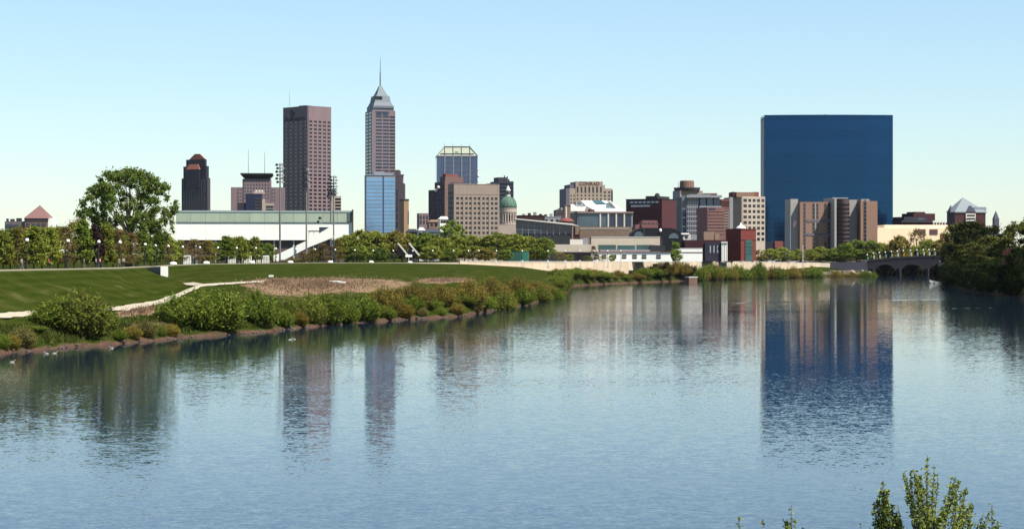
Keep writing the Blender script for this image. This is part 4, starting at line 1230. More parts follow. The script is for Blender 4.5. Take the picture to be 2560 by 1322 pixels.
b.box('parapet', OFFWHITE, -0.1, b.w + .1, -0.1, 12.1, b.Z(621) + .01, b.Z(620))
b = Bld('red_colonnade_building', 'dark red low building with white columned porch left of the brick rotunda', 1708, 1712, 1818, 940, 0, depth=14)
b.box('wall', DKRED, 0, b.w, 0, 14, 0, b.Z(600))
b.box('upper_box', mat('peach_block', (0.50, 0.32, 0.22)), b.X(1761), b.X(1786), 2, 9, b.Z(600) + .01, b.Z(579))
b.box('upper_box', mat('peach_block', (0, 0, 0)), b.X(1788), b.X(1800), 2, 9, b.Z(600) + .01, b.Z(584))
b.box('navy_front', mat('navy_band', (0, 0, 0)), b.X(1762), b.X(1803), -0.6, 0, 0, b.Z(605))
for i in range(3):
    b.box('window', LITE, b.X(1774 + i * 9), b.X(1777 + i * 9), -0.75, -0.55, b.Z(632), b.Z(614))
for i in range(4):
    MB().tube((b.X(1804 + i * 4), -1.4, 0), (b.X(1804 + i * 4), -1.4, b.Z(608)), 0.3, n=10).build('column', WHITE, b.root)
b.box('porch_roof', OFFWHITE, b.X(1802), b.X(1818), -2, 0, b.Z(608) + .01, b.Z(604))
b = Bld('brick_rotunda', 'orange-red brick rotunda block with teal glass bay and white cupola', 1815, 1852, 1890, 960, 40)
w, d = b.w, b.d
b.box('wall', ORANGEBRICK, 0, w, 0, d, 0, b.Z(574))
b.box('parapet', ORANGEBRICK, -0.25, w + .2, -0.25, d + .2, b.Z(574) + .01, b.Z(571.5))
gb = b.box('glass_bay', TEALGLASS, b.X(1862), b.X(1880), -0.4, 0.1, 0, b.Z(600))
for k in range(4):
    b.box('bay_bar', DKSTEEL, b.X(1862) - .05, b.X(1880) + .05, -0.5, -0.4, b.Z(608 + k * 9), b.Z(607.2 + k * 9), gb)
MB().lathe([(2.6, b.Z(571.5) + .01), (2.6, b.Z(569)), (1.8, b.Z(566)), (0.8, b.Z(563)), (0.5, b.Z(560)), (0.1, b.Z(556))], 18, w * 0.4, d * 0.4).build('cupola', WHITE, b.root, smooth=True)
b.box('band', DKRED, 0, w, -0.12, 0.0, b.Z(601), b.Z(599))

# ------------------------------------------------------------------ vegetation meshes
def leaf_mesh(name, P, size, r, up=0.0, elong=1.3, align=None):
    """one small bent leaf (two triangles folded) at every point of P"""
    N = len(P)
    nrm = r.normal(size=(N, 3)); nrm[:, 2] += up
    nrm /= np.linalg.norm(nrm, axis=1)[:, None] + 1e-9
    t = r.normal(size=(N, 3)) if align is None else align + 0.45 * r.normal(size=(N, 3))
    t -= (t * nrm).sum(1)[:, None] * nrm
    t /= np.linalg.norm(t, axis=1)[:, None] + 1e-9
    bt = np.cross(nrm, t)
    sz = (size * r.uniform(0.6, 1.4, N))[:, None]
    a = P - t * sz * elong
    c = P + t * sz * elong
    b_ = P + bt * sz * 0.62 + nrm * sz * 0.22
    d = P - bt * sz * 0.62 + nrm * sz * 0.22
    V = np.stack([a, b_, c, d], 1).reshape(-1, 3)
    me = bpy.data.meshes.new(name)
    me.vertices.add(4 * N); me.vertices.foreach_set('co', V.astype(np.float32).ravel())
    me.loops.add(4 * N); me.loops.foreach_set('vertex_index', np.arange(4 * N, dtype=np.int32))
    me.polygons.add(N); me.polygons.foreach_set('loop_start', np.arange(0, 4 * N, 4, dtype=np.int32))
    at = me.attributes.new('rnd', 'FLOAT', 'FACE')
    at.data.foreach_set('value', r.uniform(0, 1, N).astype(np.float32))
    me.update(calc_edges=True)
    return me

def ball_pts(r, n, rad, flat=0.8):
    p = r.normal(size=(n, 3)); p /= np.linalg.norm(p, axis=1)[:, None]
    p *= np.clip(np.abs(r.normal(0.0, 0.62, n)), 0, 1.7)[:, None] * rad
    p[:, 2] *= flat
    return p

def make_tree(seed, style, n_leaf, leaf):
    """height 10, width about 6 (cone/round) or other; returns trunk mesh, crown mesh"""
    r = np.random.default_rng(seed)
    tr = MB()
    C, R = [], []
    if style in ('egg', 'round', 'slim'):
        base = {'egg': 1.3, 'round': 1.6, 'slim': 1.0}[style]
        wd = {'egg': 3.0, 'round': 4.6, 'slim': 2.0}[style]
        nc = {'egg': 80, 'round': 95, 'slim': 40}[style]
        for i in range(nc):
            f = r.uniform(0.02, 0.98)
            if style == 'round': rad = wd * math.sqrt(max(0.02, 1 - (2 * f - 0.9) ** 2)) * 0.95
            else: rad = wd * (1 - f) ** 0.55 * min(1, 0.45 + f * 2.6)
            a = r.uniform(0, 2 * pi)
            q = rad * r.uniform(0.25, 1.0) ** 0.6 * 0.84
            C.append((q * cos(a), q * sin(a), base + f * (9.6 - base)))
            R.append(r.uniform(0.55, 1.0) * (1.0 if style != 'slim' else 0.7))
    elif style == 'big':
        # many separate boughs with gaps between
        wd, base = 6.4, 1.9
        for i in range(420):
            f = r.uniform(0, 1)
            rad = wd * math.sqrt(max(0.03, 1 - (1.75 * f - 0.75) ** 2))
            a = r.uniform(0, 2 * pi)
            q = rad * r.uniform(0.2, 1.0) ** 0.5 * 0.94
            C.append((q * cos(a), q * sin(a), base + f * 7.0 + 0.25 * r.normal()))
            R.append(r.uniform(0.26, 0.62))
    elif style == 'bank':
        # dense bushy bank tree, foliage to the ground
        for i in range(80):
            f = r.uniform(0, 1)
            rad = 4.6 * math.sqrt(max(0.05, 1 - (1.5 * f - 0.55) ** 2))
            a = r.uniform(0, 2 * pi)
            q = rad * r.uniform(0.3, 1.0) ** 0.6
            C.append((q * cos(a), q * sin(a), 0.5 + f * 8.6))
            R.append(r.uniform(0.7, 1.35))
    C, R = np.array(C), np.array(R)
    w_ = R ** 2 / (R ** 2).sum()
    pts = []
    for c, rad, ww in zip(C, R, w_):
        k = max(4, int(n_leaf * ww))
        pts.append(c + ball_pts(r, k, rad, 0.75))
    P = np.concatenate(pts)
    tr.tube((0, 0, -0.3), (0.05, 0.02, C[:, 2].min() + 0.8), 0.16 if style != 'big' else 0.34, 0.12 if style != 'big' else 0.26, 8)
    z0 = C[:, 2].min() + 0.8
    tr.tube((0.05, 0.02, z0 - .1), (0.1, -0.1, 7.6), 0.12 if style != 'big' else 0.24, 0.04, 7)
    for i in r.choice(len(C), min(len(C), 26 if style == 'big' else 14), replace=False):
        zz = z0 + (C[i][2] - z0) * (0.15 if style == 'big' else 0.45)
        tr.tube((0.07, 0, min(zz, 7)), tuple(C[i]), 0.10 if style == 'big' else 0.06, 0.025, 5)
    return tr.mesh('trunk'), leaf_mesh('crown', P, leaf, r, up=0.5)

def make_shrub(seed, n_stem, n_leaf, leaf, wisp=False):
    """about 2 high and 2 wide; leaf sprays radiating up and out from the base"""
    r = np.random.default_rng(seed)
    tr = MB(); P = []; A = []
    for i in range(n_stem):
        a = r.uniform(0, 2 * pi)
        o = r.uniform(0, 1) ** 0.6
        tip = np.array([cos(a) * o * 0.98, sin(a) * o * 0.98, (2.0 - 0.95 * o ** 2.2) * r.uniform(0.66, 1.03)])
        b0 = np.array([cos(a) * o * 0.30, sin(a) * o * 0.30, 0.0])
        bend = (b0 + tip) / 2 + np.array([cos(a), sin(a), 0]) * 0.12 * o
        tr.tube(tuple(b0), tuple(bend), 0.018, 0.012, 4, cap=False)
        tr.tube(tuple(bend), tuple(tip), 0.012, 0.004, 4, cap=False)
        k = n_leaf // n_stem
        t = r.uniform(0.12 if not wisp else 0.3, 1.02, k) ** 0.75
        q = np.outer((1 - t) ** 2, b0) + np.outer(2 * t * (1 - t), bend) + np.outer(t ** 2, tip)
        spread = (0.15 if not wisp else 0.10) * (1.15 - 0.55 * t)
        q += r.normal(size=q.shape) * spread[:, None]
        q[:, 2] = np.abs(q[:, 2])
        P.append(q)
        d = (tip - b0) / np.linalg.norm(tip - b0)
        A.append(np.tile(d, (k, 1)))
    return tr.mesh('stems'), leaf_mesh('foliage', np.concatenate(P), leaf, r, up=0.35, elong=1.5, align=np.concatenate(A))

BARK = mat('bark', (0.16, 0.115, 0.085), 0.95, var=0.25, scale=2)
TWIG = mat('twig', (0.12, 0.075, 0.05), 0.95, var=0.25, scale=2)
L_OLIVE = leafmat('olive_leaves', (0.110, 0.128, 0.020), (0.290, 0.310, 0.056), 0.42)
L_GREEN = leafmat('green_leaves', (0.083, 0.118, 0.019), (0.212, 0.266, 0.047), 0.42)
L_DARKG = leafmat('dark_green_leaves', (0.041, 0.068, 0.014), (0.118, 0.165, 0.035), 0.42)
L_BIG = leafmat('cottonwood_leaves', (0.061, 0.094, 0.019), (0.177, 0.224, 0.047), 0.42)
L_BROWN = leafmat('brown_buds', (0.100, 0.068, 0.028), (0.224, 0.159, 0.061), 0.42)
L_RUSTY = leafmat('rusty_olive_buds', (0.106, 0.092, 0.021), (0.260, 0.212, 0.050), 0.42)
L_PURPLE = leafmat('purple_leaves', (0.026, 0.016, 0.016), (0.065, 0.039, 0.036))
L_SHRUB = leafmat('shrub_leaves', (0.048, 0.078, 0.010), (0.200, 0.250, 0.038), 0.42)
L_WILLOW = leafmat('ochre_willow', (0.105, 0.085, 0.016), (0.260, 0.200, 0.040))
L_SHRUBO = leafmat('olive_shrub_leaves', (0.083, 0.097, 0.017), (0.212, 0.230, 0.042), 0.42)
L_SHRUBD = leafmat('dry_shrub_leaves', (0.075, 0.070, 0.020), (0.190, 0.165, 0.055))
L_PALE = leafmat('pale_blossom', (0.24, 0.20, 0.13), (0.42, 0.37, 0.26))
L_REDBUD = leafmat('pink_blossom', (0.10, 0.03, 0.045), (0.22, 0.09, 0.11))
L_SAP = leafmat('sapling_leaves', (0.080, 0.115, 0.020), (0.220, 0.235, 0.060))
L_BANK = leafmat('shaded_bank_leaves', (0.008, 0.014, 0.004), (0.030, 0.040, 0.010), 0.2)  # shade of the backlit bank trees put into near-black leaves
L_BANKO = leafmat('sunlit_bank_olive', (0.045, 0.051, 0.012), (0.128, 0.128, 0.027), 0.2)  # lighter leaf colour for the bank trees that catch the sun

TREES = {('egg', k): make_tree(100 + k, 'egg', 4600, 0.20) for k in range(3)}
TREES.update({('round', k): make_tree(200 + k, 'round', 6500, 0.22) for k in range(3)})
TREES.update({('slim', k): make_tree(300 + k, 'slim', 1800, 0.18) for k in range(1)})
TREES.update({('bank', k): make_tree(400 + k, 'bank', 9000, 0.20) for k in range(2)})
TREES[('thin', 0)] = make_tree(511, 'egg', 3600, 0.13)
TREES[('thin', 1)] = make_tree(512, 'round', 3600, 0.13)
WID = {'egg': 4.9, 'round': 7.8, 'slim': 3.6, 'bank': 8.8, 'thin': 4.9}

def tree(name, label, px, Y, top, wpx, style, var, lm, group, base=None, cat='tree'):
    z = ground(px, Y) if base is None else base
    h = (WZ(top, Y) - z) * rng.uniform(0.94, 1.14)
    w = wpx * Y / K
    o = empty(name, (WX(px, Y), Y, z - 0.05), rng.uniform(0, 6.28), label, cat, group)
    s = w / WID[style]
    o.scale = (s, s, h / 10.0)
    tm, cm = TREES[(style, var)]
    put('trunk', tm, BARK, o)
    put('crown', cm, lm, o)
    return o

# big spreading cottonwood
tm, cm = make_tree(77, 'big', 46000, 0.105)
o = empty('cottonwood_tree', (WX(322, 402), 402, 9.3), 0.6, 'large spreading dark green tree towering over the promenade row at left', 'tree')
o.scale = (1.78, 1.78, (WZ(408, 402) - 9.3) / 9.75)
put('trunk', tm, BARK, o); put('crown', cm, L_BIG, o)

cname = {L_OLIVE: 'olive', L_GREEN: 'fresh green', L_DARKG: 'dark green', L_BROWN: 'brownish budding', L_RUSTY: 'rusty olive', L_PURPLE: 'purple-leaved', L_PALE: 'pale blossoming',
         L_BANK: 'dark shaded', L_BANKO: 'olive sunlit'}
ROWS = [
 ('left promenade row', 'trees of the promenade row at left', [
  (8, 572, 56, 'egg', L_OLIVE), (44, 568, 60, 'egg', L_RUSTY), (84, 556, 66, 'egg', L_OLIVE), (126, 566, 56, 'egg', L_OLIVE), (164, 560, 58, 'egg', L_BROWN),
  (206, 555, 58, 'egg', L_GREEN), (238, 566, 50, 'egg', L_PURPLE), (266, 562, 48, 'egg', L_OLIVE), (298, 574, 52, 'egg', L_BROWN), (330, 580, 44, 'egg', L_BROWN),
  (360, 582, 44, 'egg', L_GREEN), (392, 588, 44, 'egg', L_DARKG), (424, 592, 44, 'egg', L_OLIVE), (452, 602, 40, 'egg', L_RUSTY)], lambda px: row(px, 6)[0] + 9 + 6 * ((px * 7) % 3)),
 ('row before the white hall', 'small trees before the white hall', [
  (486, 596, 48, 'egg', L_BROWN), (522, 600, 46, 'egg', L_RUSTY), (566, 585, 50, 'egg', L_GREEN), (602, 594, 44, 'egg', L_OLIVE), (638, 588, 40, 'egg', L_OLIVE),
  (671, 606, 40, 'round', L_GREEN), (706, 648, 24, 'egg', L_BROWN), (730, 642, 28, 'egg', L_RUSTY), (756, 630, 32, 'egg', L_BROWN), (782, 620, 34, 'egg', L_RUSTY), (808, 612, 36, 'egg', L_BROWN), (846, 600, 42, 'egg', L_RUSTY)], lambda px: row(px, 6)[0] + 14 + 5 * ((px * 5) % 4)),
 ('rounded grove below the glass towers', 'rounded olive trees in the middle grove', [
  (866, 590, 62, 'round', L_OLIVE), (900, 578, 70, 'round', L_OLIVE), (940, 578, 76, 'round', L_OLIVE), (985, 582, 76, 'round', L_RUSTY), (1025, 584, 74, 'round', L_OLIVE),
  (1066, 586, 70, 'round', L_GREEN), (1100, 588, 70, 'round', L_OLIVE), (1140, 586, 74, 'round', L_OLIVE), (1182, 588, 76, 'round', L_OLIVE), (1244, 580, 92, 'round', L_OLIVE),
  (1292, 588, 66, 'round', L_OLIVE), (1326, 590, 62, 'round', L_OLIVE), (1360, 598, 60, 'round', L_GREEN)], lambda px: row(px, 6)[0] + 26 + 8 * ((px * 3) % 4)),
 ('low front edge of the middle grove', 'low trees at the front of the grove', [
  (892, 618, 66, 'round', L_GREEN), (948, 622, 50, 'round', L_DARKG), (1075, 616, 56, 'round', L_OLIVE), (1120, 620, 50, 'round', L_GREEN), (1212, 624, 52, 'round', L_RUSTY), (1262, 622, 40, 'round', L_GREEN)], lambda px: row(px, 6)[0] + 9),
 ('street row above the river wall', 'street trees above the river wall', [
  (1774, 622, 30, 'egg', L_OLIVE), (1800, 614, 30, 'egg', L_DARKG), (1836, 624, 34, 'round', L_OLIVE), (1862, 626, 32, 'round', L_RUSTY), (1896, 624, 36, 'round', L_RUSTY), (1925, 618, 36, 'round', L_OLIVE), (1956, 617, 40, 'round', L_OLIVE), (1992, 626, 34, 'round', L_OLIVE)], lambda px: row(px, 6)[0] + 10),
 ('park row before the brick hotel', 'park trees before the brick hotel', [
  (2024, 624, 36, 'round', L_OLIVE), (2050, 614, 46, 'round', L_OLIVE), (2084, 622, 40, 'round', L_GREEN), (2112, 612, 44, 'round', L_GREEN), (2142, 602, 56, 'round', L_GREEN), (2178, 604, 52, 'round', L_GREEN), (2206, 610, 48, 'round', L_OLIVE),
  (2248, 597, 60, 'round', L_RUSTY), (2286, 612, 48, 'round', L_OLIVE), (2320, 600, 56, 'round', L_OLIVE), (2352, 604, 50, 'round', L_RUSTY)], lambda px: 1142 + 5 * ((px * 3) % 4)),
]
for rname, grp, lst, fy in ROWS:
    for i, (px, top, wpx, st, lm) in enumerate(lst):
        st2 = st
        if lm in (L_BROWN, L_RUSTY) and st == 'egg': st2 = 'thin'
        vr = i % 3 if st2 in ('egg', 'round') else 0
        tree('tree', f'{cname[lm]} tree, {nth(i)} from the left in the {rname}', px, fy(px), top, wpx * (1.4 if rname.startswith(('street', 'park')) else 1.14), st2, vr, lm, grp)
    if rname.startswith(('low', 'street')): continue
    for i in range(len(lst) - 1):                     # the second line of trees that fills the gaps
        (pa, ta, wa, st, _), (pb, tb, wb, _, lm) = lst[i], lst[i + 1]
        px = (pa + pb) / 2
        lm = (L_GREEN, L_RUSTY, L_BROWN, L_OLIVE, L_DARKG)[(i * 3 + len(lst)) % 5]
        tree('tree', f'{cname[lm]} tree, {nth(i)} in the rear line of the {rname}', px, fy(px) + 16, max(ta, tb) + 5, (wa + wb) * 0.56, 'thin' if lm in (L_BROWN, L_RUSTY) and st == 'egg' else st, 0, lm, grp + ', second line')
tree('tree', 'pale cream blossoming tree left of the big spreading tree', 196, 372, 536, 44, 'thin', 1, L_PALE, 'single trees')
tree('tree', 'dark green tree rising above the grove left of the beige office', 1130, 905, 558, 78, 'round', 1, L_GREEN, 'single trees')
tree('tree', 'slim green tree before the plain white riverside box', 1690, 862, 604, 36, 'egg', 1, L_GREEN, 'single trees', base=8.0)
tree('tree', 'bare brownish tree in front of the two mauve louvres', 2292, 1165, 574, 48, 'thin', 1, L_BROWN, 'single trees')
for i, (px, top, wp) in enumerate(((1402, 632, 26), (1424, 636, 24), (1446, 634, 26), (1468, 638, 22), (1506, 640, 20), (1530, 636, 20), (1668, 630, 26), (1712, 636, 22), (1734, 632, 26), (1758, 634, 24))):
    tree('tree', f'small budding tree, {nth(i)} from the left before the low white riverside buildings', px, row(px, 6)[0] + 7, top, wp, 'round' if i % 2 else 'thin', 1, (L_RUSTY, L_OLIVE, L_PURPLE, L_GREEN)[i % 4], 'small trees behind the river wall')
tree('tree', 'brown bare tree standing by the white riverside building', 1484, 842, 612, 26, 'thin', 0, L_BROWN, 'single trees', base=8.5)
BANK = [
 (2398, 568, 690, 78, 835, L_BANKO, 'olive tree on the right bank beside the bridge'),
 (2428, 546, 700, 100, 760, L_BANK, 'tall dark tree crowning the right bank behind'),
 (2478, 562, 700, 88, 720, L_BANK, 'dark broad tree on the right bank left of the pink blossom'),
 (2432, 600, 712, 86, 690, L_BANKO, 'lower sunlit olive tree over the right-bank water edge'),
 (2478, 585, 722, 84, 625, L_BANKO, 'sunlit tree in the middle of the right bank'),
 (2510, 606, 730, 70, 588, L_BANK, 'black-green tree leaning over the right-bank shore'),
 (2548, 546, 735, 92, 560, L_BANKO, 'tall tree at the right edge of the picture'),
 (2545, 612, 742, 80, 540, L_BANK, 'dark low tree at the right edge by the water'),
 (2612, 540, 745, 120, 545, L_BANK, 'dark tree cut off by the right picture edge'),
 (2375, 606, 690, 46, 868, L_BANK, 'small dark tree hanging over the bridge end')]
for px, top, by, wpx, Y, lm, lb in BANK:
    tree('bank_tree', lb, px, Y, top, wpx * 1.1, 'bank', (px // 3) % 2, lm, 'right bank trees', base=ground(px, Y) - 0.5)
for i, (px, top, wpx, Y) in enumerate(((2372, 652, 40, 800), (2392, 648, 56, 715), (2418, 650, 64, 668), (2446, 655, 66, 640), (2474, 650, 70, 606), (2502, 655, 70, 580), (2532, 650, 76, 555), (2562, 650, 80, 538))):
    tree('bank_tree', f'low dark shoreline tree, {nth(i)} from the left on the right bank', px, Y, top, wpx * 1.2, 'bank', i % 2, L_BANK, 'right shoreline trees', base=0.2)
for i, px in enumerate((2206, 2232, 2258, 2284, 2310, 2336)):  # trees added beyond the bridge to make its arches look dark
    tree('bank_tree', f'dark low tree added to darken the bridge arches, {nth(i)} from the left', px, 1170 + 5 * (i % 2), 664, 36, 'bank', i % 2, L_BANK, 'dark trees added behind the bridge', base=0.0)
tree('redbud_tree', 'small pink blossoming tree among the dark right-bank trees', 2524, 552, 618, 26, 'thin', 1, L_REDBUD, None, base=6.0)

# ------------------------------------------------------------------ shrubs on the banks
SHR = {('leafy', k): make_shrub(600 + k, 150, 7500, 0.042) for k in range(3)}
SHR.update({('wispy', k): make_shrub(700 + k, 190, 6500, 0.026, True) for k in range(2)})
SL = [
 (16, 828, 872, 84, 0), (72, 812, 868, 84, 0), (150, 742, 862, 120, 0), (205, 722, 862, 130, 0), (252, 766, 856, 80, 0), (112, 775, 862, 70, 0), (300, 812, 850, 44, 0),
 (372, 806, 846, 50, 0), (436, 736, 840, 86, 0), (496, 722, 838, 104, 0), (556, 716, 836, 110, 0), (604, 738, 832, 66, 1), (648, 722, 828, 86, 0), (692, 770, 823, 74, 0), (728, 792, 818, 50, 0),
 (774, 730, 816, 74, 0), (816, 728, 813, 84, 0), (862, 754, 810, 70, 0), (902, 734, 806, 84, 0), (944, 758, 802, 64, 0), (984, 744, 798, 58, 0), (1028, 736, 795, 64, 0), (1072, 742, 792, 66, 0), (1112, 748, 788, 56, 0),
 (958, 712, 775, 90, 1), (1034, 702, 772, 96, 1), (1096, 708, 768, 84, 1), (1156, 730, 785, 66, 0), (1170, 694, 762, 92, 1), (1204, 730, 780, 66, 0), (1234, 690, 752, 88, 1),
 (1254, 724, 774, 64, 0), (1290, 690, 745, 84, 1), (1302, 718, 764, 62, 0), (1340, 700, 750, 66, 1), (1352, 714, 754, 56, 0), (1382, 716, 748, 44, 0), (1366, 708, 750, 46, 1), (1400, 728, 745, 26, 0)]
ng = nw = 0
for i, (px, top, by, wpx, k) in enumerate(SL):
    Y = YW(by) + 1.0
    if k: Y = row(px, 1)[0] + 9 + (i % 3) * 2.5
    z = ground(px, Y)
    h = WZ(top, Y) - z + 0.3
    w = wpx * Y / K * 1.2
    if k == 0:
        lb = f'{nth(ng)} leafy green shrub from the left along the near left shore'; ng += 1
    else:
        lb = f'{nth(nw)} ochre wispy willow bush from the left above the left shore'; nw += 1
    o = empty('shrub' if k == 0 else 'willow_bush', (WX(px, Y), Y, z - 0.3), rng.uniform(0, 6.28), lb, 'shrub', 'shrubs along the left shore')
    o.scale = (w / 2, w / 2, h / 2)
    sm, fm = SHR[('leafy', i % 3)] if k == 0 else SHR[('wispy', i % 2)]
    put('stems', sm, TWIG, o); put('foliage', fm, (L_SHRUB if i % 4 != 3 else L_SHRUBO) if k == 0 else L_WILLOW, o)
k = 0
for px in list(range(0, 60, 28)) + list(range(300, 430, 32)) + list(range(660, 1410, 44)):
    Y = row(px, 2)[0] + 0.6 + 1.2 * rng.uniform()
    z = ground(px, Y)
    s0 = rng.uniform(1.3, 2.4)
    o = empty('shrub', (WX(px, Y), Y, z - 0.25), rng.uniform(0, 6.28), f'low waterside bush, {nth(k)} from the left at the edge of the left shore', 'shrub', 'low bushes at the water edge')
    o.scale = (s0 * 0.85, s0 * 0.85, s0 * 0.62)
    sm, fm = SHR[('leafy', k % 3)]
    put('stems', sm, TWIG, o); put('foliage', fm, (L_SHRUB, L_WILLOW, L_SHRUBD)[k % 3], o)
    k += 1
FAR = [(1420, 676, 714, 50, 0), (1452, 674, 713, 50, 0), (1490, 676, 711, 46, 0), (1436, 670, 712, 40, 0), (1472, 672, 712, 40, 1), (1512, 680, 710, 36, 0), (1528, 688, 709, 34, 1), (1556, 690, 708, 36, 0), (1590, 684, 707, 40, 1), (1626, 668, 705, 54, 0), (1660, 656, 704, 52, 1), (1694, 652, 703, 50, 1),
       (1740, 668, 702, 40, 0), (1772, 664, 700, 42, 0), (1806, 670, 699, 40, 0), (1842, 664, 698, 36, 0), (1872, 678, 697, 40, 1), (1900, 658, 697, 26, 0), (1930, 668, 696, 40, 1), (1962, 676, 695, 42, 1), (1998, 674, 694, 48, 1), (2028, 668, 694, 44, 0),
       (1545, 676, 708, 30, 1), (1608, 672, 706, 36, 0), (1720, 662, 702, 36, 1), (1756, 674, 701, 34, 1), (1790, 660, 700, 30, 1), (1824, 668, 699, 34, 1), (1856, 672, 698, 36, 0), (1886, 668, 697, 34, 0), (1914, 674, 696, 34, 1), (1946, 670, 696, 34, 0), (1980, 668, 695, 34, 1), (2014, 672, 694, 34, 1), (2092, 678, 692, 36, 1), (2130, 680, 692, 32, 1), (2166, 678, 692, 34, 0)]
for i, (px, top, by, wpx, k) in enumerate(FAR):
    Y = YW(by) + 5.0
    z = ground(px, Y)
    h = (WZ(top, Y) - z + 0.3) * 1.12
    w = wpx * Y / K * 1.5
    o = empty('shrub', (WX(px, Y), Y, z - 0.3), rng.uniform(0, 6.28), f'{"green" if k == 0 else "brownish"} shrub, {nth(i)} from the left below the river wall', 'shrub', 'shrubs below the river wall')
    o.scale = (w / 2, w / 2, h / 2)
    sm, fm = SHR[('leafy', i % 3)] if k == 0 else SHR[('wispy', i % 2)]
    put('stems', sm, TWIG, o); put('foliage', fm, L_SHRUB if k == 0 else L_WILLOW, o)

# dry grass, lawn tufts and bank weeds as one mass each
def blades(name, spots, hgt, m, lean=0.3):
    N = len(spots)
    P = np.array(spots, float)
    a = rng.uniform(0, 2 * pi, N)
    w = 0.05 + 0.06 * rng.uniform(0, 1, N)
    h = hgt * rng.uniform(0.5, 1.3, N)
    d = np.stack([np.cos(a) * w, np.sin(a) * w, np.zeros(N)], 1)
    ln = np.stack([rng.normal(0, lean, N) * h, rng.normal(0, lean, N) * h, h], 1)
    V = np.stack([P - d, P + d, P + ln], 1).reshape(-1, 3)
    me = bpy.data.meshes.new(name)
    me.vertices.add(3 * N); me.vertices.foreach_set('co', V.astype(np.float32).ravel())
    me.loops.add(3 * N); me.loops.foreach_set('vertex_index', np.arange(3 * N, dtype=np.int32))
    me.polygons.add(N); me.polygons.foreach_set('loop_start', np.arange(0, 3 * N, 3, dtype=np.int32))
    at = me.attributes.new('rnd', 'FLOAT', 'FACE'); at.data.foreach_set('value', rng.uniform(0, 1, N).astype(np.float32))
    me.update(calc_edges=True)
    return put(name, me, m)
def scatter(n_, p0, p1, k0, k1):
    out = []
    for _ in range(n_):
        px = rng.uniform(p0, p1)
        ys, zs = section(px)
        kk = rng.uniform(k0, k1); i = int(kk); f = kk - i
        Y = ys[i] + (ys[i + 1] - ys[i]) * f
        out.append((WX(px, Y), Y, zs[i] + (zs[i + 1] - zs[i]) * f))
    return out
def dscat(n_, pc, pw, kc, kw):
    out = []
    for _ in range(n_):
        a, q = rng.uniform(0, 2 * pi), abs(rng.normal(0, 0.55))
        out += scatter(1, pc + pw * q * cos(a), pc + pw * q * cos(a) + 1, kc + kw * q * sin(a), kc + kw * q * sin(a) + 0.01)
    return out
DRY = leafmat('dry_grass', (0.11, 0.068, 0.044), (0.31, 0.21, 0.135), 0.2)
WEED = leafmat('bank_weeds', (0.033, 0.044, 0.010), (0.098, 0.111, 0.026), 0.2)
tag(blades('dry_grass', dscat(7000, 800, 170, 3.72, 0.45) + dscat(2000, 690, 80, 3.95, 0.25) + dscat(1500, 1115, 70, 3.8, 0.25) + dscat(1300, 350, 70, 3.55, 0.3) + dscat(800, 365, 50, 2.5, 0.2), 0.45, DRY),
    'dry brown grass on the slope between shrubs and lawn', 'grass', kind='stuff')
tag(blades('bank_weeds', scatter(16000, -60, 1412, 2.1, 3.1) + scatter(500, 1432, 2190, 2.1, 4.2), 0.5, WEED), 'low green weeds growing along the top of the river bank', 'weeds', kind='stuff')

tag(blades('far_bank_weeds', scatter(14000, 1425, 2190, 2.0, 4.6), 1.1, WEED), 'rough green weeds below the far river wall', 'weeds', kind='stuff')
for i, (px, Y, h_, w_) in enumerate(((1396, 566, 2.6, 5.0), (1402, 600, 3.0, 6.0), (1404, 640, 3.2, 6.5), (1408, 680, 3.2, 6.5), (1414, 716, 3.4, 7.0), (1384, 600, 2.2, 5.0), (1392, 700, 3.0, 7.0))):
    o = empty('shrub', (WX(px, Y), Y, ground(px, Y) - 0.3), i * 1.1, f'green bush, {nth(i)} from the front along the back edge of the left-bank tip', 'shrub', 'bushes on the back edge of the left-bank tip')
    o.scale = (w_ / 2, w_ / 2, h_ / 2)
    sm, fm = SHR[('leafy', i % 3)]
    put('stems', sm, TWIG, o); put('foliage', fm, L_SHRUB if i % 3 else L_SHRUBO, o)

